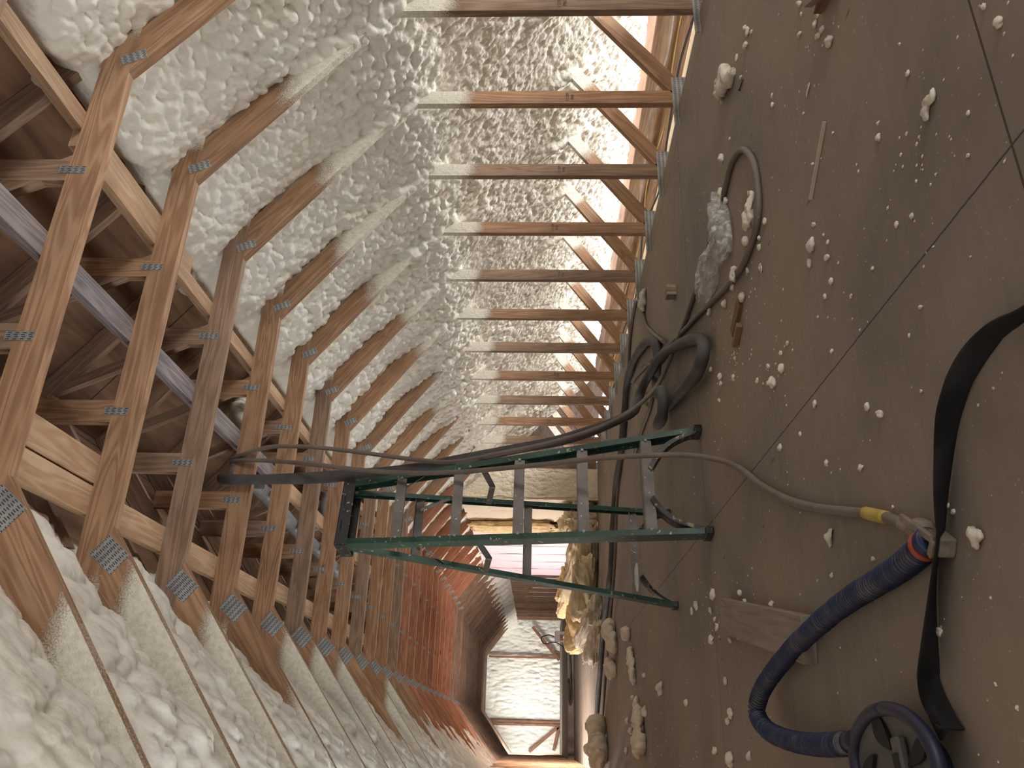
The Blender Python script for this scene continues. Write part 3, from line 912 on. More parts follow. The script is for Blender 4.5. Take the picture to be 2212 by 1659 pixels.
SLA = math.atan(SL)
KW = 0.14                                    # width of the sloped members
hx = KW / math.sin(SLA)
last_full = 37
for k in range(0, last_full + 1):
    y0 = TY(k); y1 = y0 + 0.038
    off = (XC, y0, 0.0)
    far = k > 24
    if k <= 0:
        lab = 'pine attic truss at the near edge of the picture, only its left rafter showing'
    elif k <= 16:
        lab = 'pine attic truss spanning overhead, %s ceiling tie counted from the camera' % ORD[k]
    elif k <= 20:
        lab = 'pine attic truss tinted as warm-lit past the stepladder, %s ceiling tie counted from the camera' % ORD[k]
    else:
        q = last_full + 1 - k
        lab = 'far pine attic truss with bare studs, %s counted back from the end wall' % ORD[q]
    tr = empty('attic_truss', off, lab, 'truss', 'attic trusses along the roof')
    wm = M_WOODLIT if 12 < k < 22 else (M_WOOD if k < 22 else M_WOODD)  # light painted in: red where the window shines, darker lumber past it
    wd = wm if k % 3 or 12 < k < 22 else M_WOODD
    nseg = 10 if not far else 3
    r1, r2, r3, r4 = [random.random() for _ in range(4)]
    # ceiling tie
    sprt = lambda t, a=r1: max(0.0, (t - (0.93 - 0.05 * a)) / 0.10) + max(0.0, ((0.07 + 0.03 * a) - t) / 0.12)
    board('ceiling_tie', (XL - 0.27, ZT), (XL - 0.27, ZT + 0.11), (XR + 0.27, ZT + 0.11), (XR + 0.27, ZT), y0, y1, wd, tr, 24 if not far else 6, sprt if k < 16 else None, off)
    # sloped members below the tie, right and left
    ex = 3.20 + 0.09
    ez = ZT - SL * (ex - XR)
    mr = [0.33, 0.36, 0.30, 0.30, 0.22, 0.30, 0.42, 0.50, 0.60, 0.45, 0.65][k] if k < 11 else 0.9
    spr = lambda t, m=mr, a=r2: min(1.0, max(0.0, (t - m + 0.06 * a) / 0.30))
    board('rafter', (XR, ZT), (XR + hx, ZT), (ex + 0.09, ez - SL * 0.09 + 0.07 + 0.06), (ex, ez), y0, y1, wm, tr, 16 if not far else 5, spr if k < 22 else (spr if k % 2 else None), off)
    ml = [0.8, 0.30, 0.10, 0.16, 0.42, 0.10, 0.12, 0.14, 0.6, 0.3, 0.15, 0.7, 0.45, 0.5, 0.8, 0.9][k] if k < 16 else 0.95
    spl = lambda t, m=ml, a=r3: min(1.0, max(0.0, (t - m + 0.09) / 0.20 + 0.15 * a * (t > m)))
    mir = lambda p: (2 * XC - p[0], p[1])
    board('rafter', mir((XR, ZT)), mir((XR + hx, ZT)), mir((ex + 0.09, ez - SL * 0.09 + 0.13)), mir((ex, ez)), y0, y1, wm, tr, 16 if not far else 5, spl if k < 24 else None, off, 0.42)
    # knee-wall studs
    ms = 0.72 + 0.06 * r4
    sps = lambda t, m=ms: min(1.0, max(0.0, (t - m) / 0.14))
    zt = ZT - SL * (XW - XR)
    for sgn in (1, -1):
        xa, xb = XC + sgn * (XW - XC), XC + sgn * (XW + 0.089 - XC)
        if sgn < 0 and 0 < k < 14 and k != 13 and False:
            continue
        board('stud', (xa, -0.03), (xb, -0.03), (xb, zt - 0.01), (xa, zt), y0, y1, (M_WOOD if k % 2 else M_WOODD) if sgn > 0 else M_WOOD, tr, 16 if not far else 5, sps if k < 18 else None, off)
    # outer web leaning from the stud foot to the roof, right side
    if k < 16:
        a, b, c, d = straight((3.305, -0.055), (4.36, 0.70), 0.089, 1)
        spw = lambda t, m=0.52 + 0.06 * r1: min(1.0, max(0.0, (t - m) / 0.12))
        board('web', a, b, c, d, y0, y1, M_WOOD, tr, 12, spw, off)
    # king-post pair and upper chords
    for px in (1.735, 1.093):
        zc = deckZ(px + 0.0445 * (1 if px > XC else -1)) - 0.12
        board('post', (px - 0.0445, ZT + 0.11), (px + 0.0445, ZT + 0.11), (px + 0.0445, zc), (px - 0.0445, zc), y0, y1, M_WOODD if k % 2 else M_WOOD, tr, 3, None, off)
    for sgn in (1, -1):
        p0 = (XC, deckZ(XC) - 0.004); xe = 1.12 if sgn > 0 else 0.84; p1 = (XC + sgn * xe, deckZ(XC + sgn * xe) - 0.004)
        a, b = p0, (XC, p0[1] - 0.12)
        d_, c = p1, (p1[0], p1[1] - 0.12)
        board('upper_chord', a, b, c, d_, y0, y1, M_WOODD, tr, 3, None, off)
    if k < 14:
        board('upper_web', (1.73, ZT + 0.11), (1.80, ZT + 0.11), (1.50, deckZ(1.50) - 0.12), (1.42, deckZ(1.42) - 0.12), y0 + 0.001, y1 - 0.001, M_WOODD, tr, 3, None, off)
    # truss plates
    if k < 24:
        for px in (1.735, 1.093):
            plate(tr, off, px, ZT + 0.095, 0.030, 0.092, 0, y0).rotation_euler = (0, 0, 0)
        plate(tr, off, XR + 0.075, ZT - 0.004, 0.045, 0.094, math.radians(24), y0)
        plate(tr, off, XL - 0.10, ZT - 0.012, 0.088, 0.115, -math.radians(38), y0)
        plate(tr, off, 3.215, -0.02, 0.34, 0.10, 0, y0)
    if k in (2, 3, 4, 5, 6, 9, 11):
        # faint mill stamp across the stud face
        for row, txt in enumerate(('2 COM', 'PINE')):
            cu = bpy.data.curves.new('stamp_text', 'FONT')
            cu.body = txt
            cu.size = 0.024
            cu.align_x = 'CENTER'
            to = bpy.data.objects.new('tmp', cu)
            COL.objects.link(to)
            dg = bpy.context.evaluated_depsgraph_get()
            me = bpy.data.meshes.new_from_object(to.evaluated_get(dg))
            bpy.data.objects.remove(to)
            me.materials.clear(); me.materials.append(M_INK)
            st = bpy.data.objects.new('mill_stamp', me)
            COL.objects.link(st)
            st.parent = tr
            st.location = (XW + 0.044 - off[0], -0.0012, 0.60 - 0.028 * row + (0.03 * (k % 3)))
            st.rotation_euler = (math.pi / 2, 0, 0)
            st.scale = (0.8, 1, 1)

# long bracing boards laid over the ties
def runner(name, x, w, y0, y1, mat, label, z=ZT + 0.11, t=0.038, jog=0.0):
    b = MB()
    b.bar((x, y0, z + t / 2 + 0.0005), (x + jog, y1, z + t / 2 + 0.0005), w, t)
    return tag(b.build(name, mat), label, 'board')


runner('bracing_board', 1.955, 0.070, -0.5, 3.05, M_PALE, 'pale pine brace board lying over the nearest ties on the right', jog=0.0)
runner('bracing_board', 1.885, 0.070, 2.115, 7.2, M_PALE, 'pale pine brace board lapped beside the nearest one on the right ties')
runner('bracing_board', 1.915, 0.070, 7.1, 12.5, M_PALE, 'pale pine brace board on the right ties above the stepladder and beyond')
runner('bracing_board', 1.435, 0.089, 0.2, 4.72, M_GREY, 'weathered grey brace board along the middle of the ties')
runner('bracing_board', 1.435, 0.089, 4.74, 9.6, M_PALE, 'pine brace board continuing the grey one above the hung hoses')
runner('bracing_board', 0.745, 0.105, -0.4, 4.65, M_PALE, 'wide pale brace board on the left ties, outer one of the near pair')
runner('bracing_board', 0.862, 0.105, 0.4, 2.735, M_PALE, 'wide pale brace board on the left ties, inner one of the near pair')
runner('bracing_board', 0.800, 0.100, 4.66, 11.5, M_PALE, 'knotty pale brace board on the left ties beyond the near pair')

# end-wall framing seen far off
for x, w, lab in ((2.22, 0.09, 'thin vertical stud standing before the far foam wall, right one'),
                  (0.36, 0.10, 'doubled vertical stud standing before the far foam wall, left one')):
    e = empty('gable_stud', (x, YE - 0.14, 0.124), lab, 'stud')
    n = 2 if w > 0.095 else 1
    for i in range(n):
        b = MB(); b.box((i * 0.085, 0, 1.06), (0.055, 0.05, 2.12)); b.build('stud_member', M_RED, e)
for (a, b_, lab) in (((2.15, 0.14), (3.1, 0.95), 'slanted brace leaning right off the far foam wall stud'),
                     ((0.33, 0.16), (-0.35, 1.0), 'long slanted brace leaning left at the far foam wall'),
                     ((0.31, 0.16), (-0.30, 0.30), 'low slanted brace at the foot of the far foam wall')):
    m_ = MB(); m_.bar((a[0], YE - 0.17, a[1]), (b_[0], YE - 0.17, b_[1]), 0.085, 0.04, (0, 1, 0))
    tag(m_.build('brace', M_RED), lab, 'brace')

# ------------------------------------------------------------------ eave wiring and boards behind the right studs
for i, (x, z, m_, r, lab) in enumerate(((3.62, -0.02, M_WIREY, 0.004, 'yellow cable running along behind the right stud feet'),
                                        (3.70, 0.03, M_WIREW, 0.0045, 'white cable running along behind the right stud feet'),
                                        (3.56, -0.06, M_WIREK, 0.007, 'black cable running along behind the right stud feet'))):
    pts = [(x + 0.03 * math.sin(j * 1.7 + i), 1.2 + 0.55 * j, z + 0.025 * math.sin(j * 2.3 + i * 2)) for j in range(16)]
    tag(tube('cable', pts, r, m_, sides=8, step=0.06), lab, 'cable', 'cables behind the right studs')
b = MB(); b.box((3.86, 5.0, -0.10), (0.14, 8.0, 0.04)); tag(b.build('plank', M_WOOD), 'pine plank lying along the eave behind the right studs', 'plank')
b = MB(); b.box((4.05, 5.0, -0.03), (0.038, 8.0, 0.16)); tag(b.build('plank', M_PALE), 'pale board on edge along the eave behind the leaning webs', 'plank')

# ------------------------------------------------------------------ stepladder
A_ = Vector((0.986, 0.166, 0)); Nn_ = Vector((-0.166, 0.986, 0)); F_ = Vector((1.066, 3.343, 0))
lad = empty('stepladder', F_, 'green fibreglass stepladder with black top cap standing open on the floor', 'ladder')


def LV(a, n, z):
    return A_ * a + Nn_ * n + Vector((0, 0, z))


def channel(name, p0, p1, depth_dir, in_dir, depth, flange, th, mat, parent, bev=0.0015):
    """C-section from p0 to p1 (outer front corner line)"""
    d = (p1 - p0).normalized()
    dd = (depth_dir - d * depth_dir.dot(d)).normalized()
    ii = (in_dir - d * in_dir.dot(d)); ii = (ii - dd * ii.dot(dd)).normalized()
    m = MB()
    prof_ = [(0, 0), (flange, 0), (flange, th), (th, th), (th, depth - th), (flange, depth - th), (flange, depth), (0, depth)]
    vs = [p + ii * a + dd * b for p in (p0, p1) for (a, b) in prof_]
    n = len(prof_)
    fs = [(i, (i + 1) % n, n + (i + 1) % n, n + i) for i in range(n)]
    fs += [(0, 3, 2, 1), (0, 4, 3), (0, 7, 4), (7, 6, 5, 4)]
    fs += [tuple(n + i for i in f[::-1]) for f in [(0, 3, 2, 1), (0, 4, 3), (0, 7, 4), (7, 6, 5, 4)]]
    m.add(vs, fs)
    return m.build(name, mat, parent)


zt_, nf_ = 1.69, 0.425
for sgn in (1, -1):
    rail = channel('rail', LV(sgn * 0.262, 0.0, 0.012), LV(sgn * 0.168, nf_, zt_), Nn_, A_ * -sgn, 0.068, 0.027, 0.004, M_GREEN, lad)
    shoe = MB()
    c = LV(sgn * 0.250, 0.036, 0.018)
    shoe.box(c, (0.036, 0.088, 0.036), Matrix.Rotation(math.atan2(0.166, 0.986), 3, 'Z'))
    shoe.build('foot', M_BLACKP, rail, bevel=0.006)
    rr = channel('rear_rail', LV(sgn * 0.275 + 0.025, 1.035, 0.012), LV(sgn * 0.155, nf_ + 0.115, zt_), -Nn_, A_ * -sgn, 0.042, 0.024, 0.004, M_GREEN, lad)
    shoe = MB()
    shoe.box(LV(sgn * 0.265 + 0.025, 1.015, 0.016), (0.034, 0.058, 0.032), Matrix.Rotation(math.atan2(0.166, 0.986), 3, 'Z'))
    shoe.build('foot', M_BLACKP, rr, bevel=0.005)
# treads
for i, z in enumerate((0.27, 0.56, 0.855, 1.15, 1.44)):
    t = z / zt_
    hw = 0.262 + (0.168 - 0.262) * t - 0.006
    n0 = nf_ * t
    m = MB()
    R_ = Matrix.Rotation(math.atan2(0.166, 0.986), 3, 'Z')
    m.box(LV(0, n0 + 0.037, z), (2 * hw, 0.074, 0.004), R_)
    m.box(LV(0, n0 + 0.001, z - 0.022), (2 * hw, 0.004, 0.046), R_)
    m.box(LV(0, n0 + 0.073, z - 0.016), (2 * hw, 0.004, 0.034), R_)
    for q in range(5):
        m.box(LV(0, n0 + 0.010 + q * 0.014, z + 0.003), (2 * hw - 0.01, 0.003, 0.003), R_)
    tread = m.build('tread', M_ALU, lad)
    rv = MB()
    for sgn in (1, -1):
        c = LV(sgn * (hw - 0.02), n0 - 0.002, z - 0.02)
        rv.bar(c, c - Nn_ * 0.006, 0.012, 0.012)
    rv.build('rivet', M_STEEL, tread)
# rear bars
for i, z in enumerate((0.22, 0.80, 1.36)):
    t = z / zt_
    hw = 0.275 + (0.155 - 0.275) * t - 0.004
    n0 = 1.02 + (nf_ + 0.10 - 1.02) * t
    m = MB()
    m.bar(LV(-hw + 0.025 * (1 - t), n0, z), LV(hw + 0.025 * (1 - t), n0, z), 0.006, 0.045, (0, 0, 1))
    m.bar(LV(-hw + 0.025 * (1 - t), n0 - 0.012, z + 0.02), LV(hw + 0.025 * (1 - t), n0 - 0.012, z + 0.02), 0.026, 0.004, (0, 0, 1))
    m.build('rear_bar', M_ALU, lad)
# foam drips on the lowest rear bar
blob('foam_drip', LV(-0.10, 0.965, 0.205), (0.13, 0.018, 0.022), (0, 0, 0.17), M_CRUMB, seed=3, parent=lad)
blob('foam_drip', LV(-0.02, 0.70, 0.815), (0.022, 0.016, 0.03), (0, 0, 0.4), M_CRUMB, seed=5, parent=lad)
# spreaders: two-leaf folding bars
for sgn in (1, -1):
    z0 = 1.02
    t = z0 / zt_
    pA = LV(sgn * (0.262 + (0.168 - 0.262) * t - 0.012), nf_ * t + 0.05, z0)
    pB = LV(sgn * (0.275 + (0.155 - 0.275) * t - 0.012), 1.0 + (nf_ + 0.1 - 1.0) * t, z0 - 0.01)
    mid = (pA + pB) / 2 + Vector((0, 0, -0.035))
    sp = MB()
    sp.bar(pA, mid, 0.006, 0.030)
    sp.bar(mid, pB, 0.006, 0.030)
    s_ = sp.build('spreader', M_SPREAD, lad)
    pv = MB(); pv.bar(mid - A_ * 0.008, mid + A_ * 0.008, 0.022, 0.022); pv.build('pivot', M_STEEL, s_, bevel=0.004)
# straps bracing the top tread and top rear bar
for sgn in (1, -1):
    z0 = 1.44; t = z0 / zt_
    hw = 0.262 + (0.168 - 0.262) * t
    m = MB(); m.bar(LV(sgn * (hw - 0.05), nf_ * t + 0.072, z0 - 0.02), LV(sgn * (hw + 0.004), nf_ * (t - 0.07) + 0.06, z0 - 0.125), 0.018, 0.004)
    m.build('tread_strap', M_STEEL, lad)
    z1 = 1.36; t1 = z1 / zt_
    hw1 = 0.275 + (0.155 - 0.275) * t1
    m = MB(); m.bar(LV(sgn * (hw1 - 0.085), nf_ + 0.165, z1 - 0.01), LV(sgn * (hw1 - 0.004), nf_ + 0.20, z1 - 0.15), 0.018, 0.004)
    m.build('tread_strap', M_STEEL, lad)


def arch(name, p_top, p_bot, bulge, w0, w1, thick, mat, parent):
    """curved knee brace: from under the tread to the rail foot"""
    n = 14
    vs = []
    for i in range(n + 1):
        t = i / n
        p = p_top.lerp(p_bot, t) + bulge * (math.sin(math.pi * t) * 1.0)
        d = (p_bot - p_top).normalized()
        side = d.cross(bulge.normalized()).normalized()
        w = w0 + (w1 - w0) * t
        bn = bulge.normalized()
        for a, c in ((-1, 0), (1, 0), (1, 1), (-1, 1)):
            vs.append(p + side * (thick / 2 * a) + bn * (-w * c))
    fs = []
    for i in range(n):
        for k in range(4):
            k2 = (k + 1) % 4
            fs.append((4 * i + k, 4 * i + k2, 4 * i + 4 + k2, 4 * i + 4 + k))
    fs += [(3, 2, 1, 0), tuple(4 * n + k for k in range(4))]
    m = MB(); m.add(vs, fs)
    return m.build(name, mat, parent)


for sgn in (1, -1):
    arch('knee_brace', LV(sgn * 0.085, 0.085, 0.245), LV(sgn * 0.245, 0.035, 0.035), (A_ * sgn * 0.75 + Vector((0, 0, 0.6))).normalized() * 0.035, 0.026, 0.016, 0.055, M_BRACE, lad)
    arch('knee_brace', LV(sgn * 0.13 + 0.02, 0.96, 0.20), LV(sgn * 0.262 + 0.025, 1.01, 0.03), (A_ * sgn * 0.75 + Vector((0, 0, 0.6))).normalized() * 0.02, 0.020, 0.010, 0.045, M_BRACE, lad)
# top cap
cap = MB()
Rz = Matrix.Rotation(math.atan2(0.166, 0.986), 3, 'Z')
cap.box(LV(0, nf_ + 0.075, 1.718), (0.350, 0.160, 0.012), Rz)
cap.box(LV(0, nf_ - 0.003, 1.692), (0.345, 0.008, 0.060), Rz)
cap.box(LV(0, nf_ + 0.152, 1.692), (0.345, 0.008, 0.060), Rz)
for sgn in (1, -1):
    cap.box(LV(sgn * 0.171, nf_ + 0.075, 1.692), (0.008, 0.150, 0.060), Rz)
cap_o = cap.build('top_cap', M_BLACKP, lad, bevel=0.003)
for a in (-0.075, 0.06):
    h = MB(); h.box(LV(a, nf_ - 0.0075, 1.703), (0.055, 0.002, 0.007), Rz); h.build('slot', M_HOLE, cap_o)

# ------------------------------------------------------------------ hoses
tag(tube('hose', [(1.36, 4.06, 2.30), (1.335, 4.0, 2.385), (1.323, 3.95, 2.384), (1.338, 3.905, 2.30), (1.368, 3.88, 2.172), (1.368, 3.86, 2.043), (1.357, 3.85, 1.867),
                  (1.326, 3.84, 1.618), (1.293, 3.83, 1.371), (1.275, 3.80, 1.18), (1.30, 3.75, 0.97), (1.36, 3.74, 0.70), (1.47, 3.80, 0.44), (1.62, 3.90, 0.24),
                  (1.80, 3.95, 0.09), (1.93, 3.65, 0.02), (1.945, 3.38, 0.012), (1.955, 3.13, 0.012), (1.984, 2.80, 0.012), (2.014, 2.56, 0.012), (2.035, 2.43, 0.012), (1.973, 2.28, 0.012),
                  (1.825, 2.175, 0.012), (1.677, 2.17, 0.012), (1.604, 2.215, 0.012), (1.579, 2.311, 0.012), (1.581, 2.461, 0.012), (1.656, 2.749, 0.012),
                  (1.80, 3.19, 0.012), (1.99, 3.80, 0.012), (2.25, 4.55, 0.012), (2.62, 5.7, 0.012)], 0.0115, M_HOSE, sides=12, step=0.025),
    'thin brown hose hung over a tie, then looped on the floor under the plastic bag', 'hose')
t2 = tag(tube('hose', [(1.330, 4.070, 2.300), (1.315, 4.010, 2.388), (1.307, 3.950, 2.386), (1.300, 3.900, 2.300), (1.285, 3.860, 2.104), (1.223, 3.736, 1.821), (1.187, 3.697, 1.576), (1.160, 3.638, 1.335), (1.149, 3.570, 1.104),
                       (1.140, 3.472, 0.880), (1.132, 3.374, 0.667), (1.122, 3.271, 0.485), (1.105, 3.179, 0.309), (1.090, 3.120, 0.140), (1.000, 2.920, 0.035), (0.900, 2.720, 0.013), (0.785, 2.520, 0.012), (0.657, 2.256, 0.012),
                       (0.572, 2.037, 0.012), (0.496, 1.800, 0.012), (0.458, 1.680, 0.012), (0.425, 1.595, 0.013), (0.400, 1.545, 0.015)], 0.0118, M_HOSE, sides=12, step=0.025),
         'thin brown hose crossing the ladder front down to its yellow taped end', 'hose')
tb = tube('yellow_tape', [(0.473, 1.722, 0.013), (0.457, 1.68, 0.013), (0.437, 1.625, 0.014)], 0.0145, M_TAPE, t2, sides=14, step=0.01)
tb.data.polygons.foreach_set('use_smooth', [True] * len(tb.data.polygons))
tag(tube('hose', [(1.24, 4.12, 2.25), (1.228, 4.04, 2.415), (1.218, 3.96, 2.42), (1.19, 3.885, 2.32), (1.197, 3.89, 2.103), (1.214, 3.90, 1.862), (1.24, 3.90, 1.621), (1.268, 3.89, 1.377), (1.31, 3.87, 1.136),
                  (1.37, 3.87, 0.88), (1.45, 3.93, 0.62), (1.60, 4.10, 0.38), (1.78, 4.35, 0.20), (1.95, 4.55, 0.13), (2.02, 4.45, 0.10), (1.98, 4.0, 0.06), (1.80, 3.48, 0.035), (1.62, 3.10, 0.035), (1.51, 3.00, 0.05),
                  (1.49, 3.16, 0.05), (1.58, 3.55, 0.04), (1.68, 3.95, 0.035), (1.73, 4.22, 0.04), (1.655, 4.22, 0.07), (1.56, 3.85, 0.10), (1.66, 3.75, 0.11), (1.80, 4.1, 0.08), (2.0, 4.35, 0.04), (2.2, 4.3, 0.035), (2.46, 4.75, 0.03), (2.66, 5.42, 0.03), (2.70, 5.97, 0.03), (2.52, 6.25, 0.03), (2.33, 6.6, 0.03), (2.17, 7.2, 0.03), (1.95, 7.5, 0.03), (1.72, 7.75, 0.03), (1.52, 8.0, 0.03),
                  (1.32, 8.5, 0.03), (1.07, 9.15, 0.03), (0.77, 9.6, 0.03), (0.5, 10.05, 0.03), (0.1, 10.6, 0.03), (-0.3, 11.2, 0.03)],
         lambda s, L: 0.029 + 0.0025 * math.sin(s * 9.0), M_JACKET, sides=16, step=0.03),
    'thick charcoal hose coiled on the floor by the ladder foot', 'hose')
tag(tube('hose', [(2.56, 6.4, 0.013), (2.40, 6.72, 0.013), (2.22, 7.05, 0.013), (2.0, 7.35, 0.013), (1.70, 7.56, 0.013), (1.44, 7.85, 0.013), (1.22, 8.2, 0.013), (1.01, 8.5, 0.013), (0.72, 9.0, 0.013), (0.42, 9.4, 0.013), (0.1, 9.9, 0.013), (-0.2, 10.4, 0.013)],
         0.014, M_HOSE, sides=10, step=0.04), 'thin tan hose lying beside the thick hose on the far floor', 'hose')
tag(tube('hose', [(2.80, 6.0, 0.012), (2.95, 5.86, 0.012), (3.05, 5.70, 0.012), (3.11, 5.42, 0.012), (3.07, 5.24, 0.012), (2.90, 5.02, 0.012), (2.66, 4.86, 0.012), (2.43, 4.56, 0.012), (2.24, 4.28, 0.016), (2.12, 4.08, 0.030)],
         0.012, M_HOSE, sides=10, step=0.03), 'short thin hose bent into an arch beside the right stud feet', 'hose')
tag(tube('hose', [(2.62, 5.75, 0.012), (2.50, 5.28, 0.012), (2.40, 4.94, 0.013), (2.22, 4.64, 0.013), (2.10, 4.66, 0.013), (2.03, 4.85, 0.013), (2.04, 5.3, 0.013), (2.02, 5.8, 0.013)],
         0.014, M_HOSE, sides=10, step=0.03), 'thin tan hose curled behind the thick coil', 'hose')
for i, dx in enumerate((0.0, 0.035)):
    m = MB(); m.bar((2.42 + dx, 5.55, 0.010), (2.12 + dx, 5.02 - 0.1 * i, 0.010), 0.018, 0.012)
    tag(m.build('wood_strip', M_SHIM), ('narrow wood strip lying behind the hose coil, nearer the studs', 'narrow wood strip lying behind the hose coil, nearer the ladder')[1 - i], 'strip')
# hose lying on the far raised floor
tag(tube('hose', [(2.1, 17.86, 0.10), (1.85, 17.84, 0.085), (1.6, 17.83, 0.075), (1.25, 17.83, 0.06), (0.95, 17.82, 0.055), (0.72, 17.82, 0.055), (0.66, 17.82, 0.075), (0.72, 17.82, 0.095), (0.95, 17.83, 0.10), (1.15, 17.84, 0.11)],
         0.02, M_JACKET, sides=10, step=0.04), 'dark hose slumped along the front of the far raised floor', 'hose')

# ------------------------------------------------------------------ respirator and its breathing hose
corr = lambda s, L: 0.0235 + (0.0038 * math.sin(s * 2 * math.pi / 0.0125) if s < L * 0.985 else 0)
bl = [(0.3435, 1.425, 0.030), (0.338, 1.452, 0.030), (0.333, 1.488, 0.027), (0.323, 1.564, 0.027), (0.315, 1.682, 0.028), (0.306, 1.83, 0.030), (0.285, 2.0, 0.036), (0.245, 2.22, 0.045),
      (0.195, 2.42, 0.055), (0.14, 2.56, 0.065), (0.085, 2.60, 0.07), (0.04, 2.50, 0.07), (0.014, 2.32, 0.066), (0.004, 2.12, 0.062), (0.006, 1.95, 0.060), (0.010, 1.885, 0.060)]
bh = tag(tube('breathing_hose', bl, corr, M_BLUE, sides=18, step=0.003), 'blue corrugated breathing hose arching over the floor from the fitting to the mask', 'hose')
tube('orange_collar', [(0.3395, 1.444, 0.030), (0.3385, 1.450, 0.030), (0.3378, 1.455, 0.030)], 0.0288, M_ORANGE, bh, sides=18, step=0.006)
tube('cuff', [(0.010, 1.905, 0.060), (0.012, 1.875, 0.060), (0.014, 1.85, 0.060)], 0.021, M_NAVY, bh, sides=18, step=0.006)

fit = empty('air_fitting', (0.37, 1.47, 0), 'dusty metal air fitting joining the taped hose to the blue hose', 'fitting')
tube('nipple', [(0.035, 0.085, 0.016), (0.020, 0.050, 0.018), (0.004, 0.018, 0.020)], 0.0125, M_BRASS, fit, sides=12, step=0.006)
blob('valve_body', (0.000, 0.008, 0.0), (0.026, 0.040, 0.026), (0, 0, -0.5), M_BRASS, seed=2, lump=0.2, n=14, parent=fit)
m = MB()
m.bar((0.035, 0.030, 0.040), (-0.035, -0.078, 0.040), 0.014, 0.010)
m.bar((-0.035, -0.078, 0.040), (-0.056, -0.046, 0.036), 0.014, 0.010)
m.build('belt_plate', M_BRASS, fit, bevel=0.002)
m = MB(); m.box((-0.034, -0.052, 0.016), (0.05, 0.035, 0.030), Matrix.Rotation(0.95, 3, 'Z')); m.build('belt_clip', M_BRASS, fit, bevel=0.003)

strap_rows = [((0.585, 0.86, 0.03), (0.60, 0.93, 0.003)), ((0.581, 1.009, 0.038), (0.593, 1.068, 0.003)), ((0.598, 1.067, 0.046), (0.598, 1.107, 0.003)), ((0.636, 1.178, 0.010), (0.594, 1.142, 0.003)), ((0.619, 1.250, 0.016), (0.582, 1.198, 0.003)), ((0.550, 1.262, 0.052), (0.557, 1.255, 0.003)),
              ((0.508, 1.345, 0.030), (0.517, 1.305, 0.003)), ((0.425, 1.332, 0.050), (0.465, 1.353, 0.003)), ((0.372, 1.355, 0.048), (0.409, 1.394, 0.003)), ((0.336, 1.371, 0.042), (0.358, 1.425, 0.003)), ((0.289, 1.417, 0.040), (0.324, 1.464, 0.003)),
              ((0.239, 1.452, 0.042), (0.280, 1.494, 0.003)), ((0.179, 1.479, 0.051), (0.209, 1.521, 0.003)), ((0.126, 1.505, 0.058), (0.146, 1.537, 0.003)), ((0.112, 1.590, 0.026), (0.107, 1.549, 0.003)), ((0.057, 1.582, 0.023), (0.058, 1.515, 0.003)), ((0.024, 1.441, 0.061), (0.023, 1.481, 0.003))]
la = smooth_path([r[0] for r in strap_rows], 0.012); lb = smooth_path([r[1] for r in strap_rows], 0.012)
nr = 140
rs = lambda P: np.stack([np.interp(np.linspace(0, 1, nr), np.linspace(0, 1, len(P)), P[:, i]) for i in range(3)], -1)
seg = lambda key: np.concatenate([np.stack([np.interp(np.linspace(0, 1, 9)[:-1], [0, 1], [key[i][c], key[i + 1][c]]) for c in range(3)], -1) for i in range(len(key) - 1)])
KA, KB = seg([r[0] for r in strap_rows]), seg([r[1] for r in strap_rows])
ker = np.ones(9) / 9
smz = lambda P: np.stack([np.convolve(np.pad(P[:, c], 4, mode='edge'), ker, 'valid') for c in range(3)], -1)
KA, KB = smz(KA), smz(KB)
tt = np.linspace(0, 1, 8)
Pst = KA[:, None, :] * (1 - tt)[None, :, None] + KB[:, None, :] * tt[None, :, None]
so = grid_obj('belt_strap', Pst, M_STRAP)
sd = so.modifiers.new('thick', 'SOLIDIFY'); sd.thickness = 0.004; sd.offset = 0
tag(so, 'wide black webbing belt snaking across the floor in front of the camera', 'strap')

mk = empty('respirator_mask', (-0.03, 1.67, 0), 'dark respirator mask with navy rim lying at the end of the blue hose', 'respirator')
# rim and shell: an oval dish lying on its back, tilted
def oval(t, rx, ry, z):
    return (rx * math.cos(t), ry * math.sin(t), z)


rim = [oval(t, 0.100, 0.190, 0.062) for t in np.linspace(0, 2 * math.pi, 49)]
tube('rim', rim, 0.0135, M_NAVY, mk, sides=12, path=False)
rad = np.linspace(0, 1, 14)[:, None]; ang = np.linspace(0, 2 * math.pi, 49)[None, :]
Pm = np.stack([0.098 * rad * np.cos(ang), 0.188 * rad * np.sin(ang), (0.046 + 0.014 * rad ** 2 + 0.010 * np.exp(-(rad / 0.35) ** 2)) + 0 * ang], -1)
grid_obj('shell', Pm, M_MASK, mk)
Pm2 = np.stack([0.098 * (0.6 + 0.4 * rad) * np.cos(ang), 0.188 * (0.6 + 0.4 * rad) * np.sin(ang), 0.002 + 0.058 * rad ** 0.6 + 0 * ang], -1)
grid_obj('underside', Pm2, M_NAVY, mk, flip=True)


def tear(name, cx, cy, L, w, ang_, z, mat, parent):
    n = 24
    vs = []
    for i in range(n):
        t = 2 * math.pi * i / n
        x = L * math.cos(t); y_ = w * math.sin(t) * (0.62 + 0.38 * math.cos(t))
        xr = cx + x * math.cos(ang_) - y_ * math.sin(ang_); yr = cy + x * math.sin(ang_) + y_ * math.cos(ang_)
        vs.append((xr, yr, z)); vs.append((xr, yr, z - 0.006))
    fs = [tuple(2 * i for i in range(n)), tuple(2 * i + 1 for i in range(n))[::-1]] + [(2 * i, 2 * i + 1, (2 * i + 3) % (2 * n), (2 * i + 2) % (2 * n)) for i in range(n)]
    return mesh_obj(name, vs, fs, mat, parent)


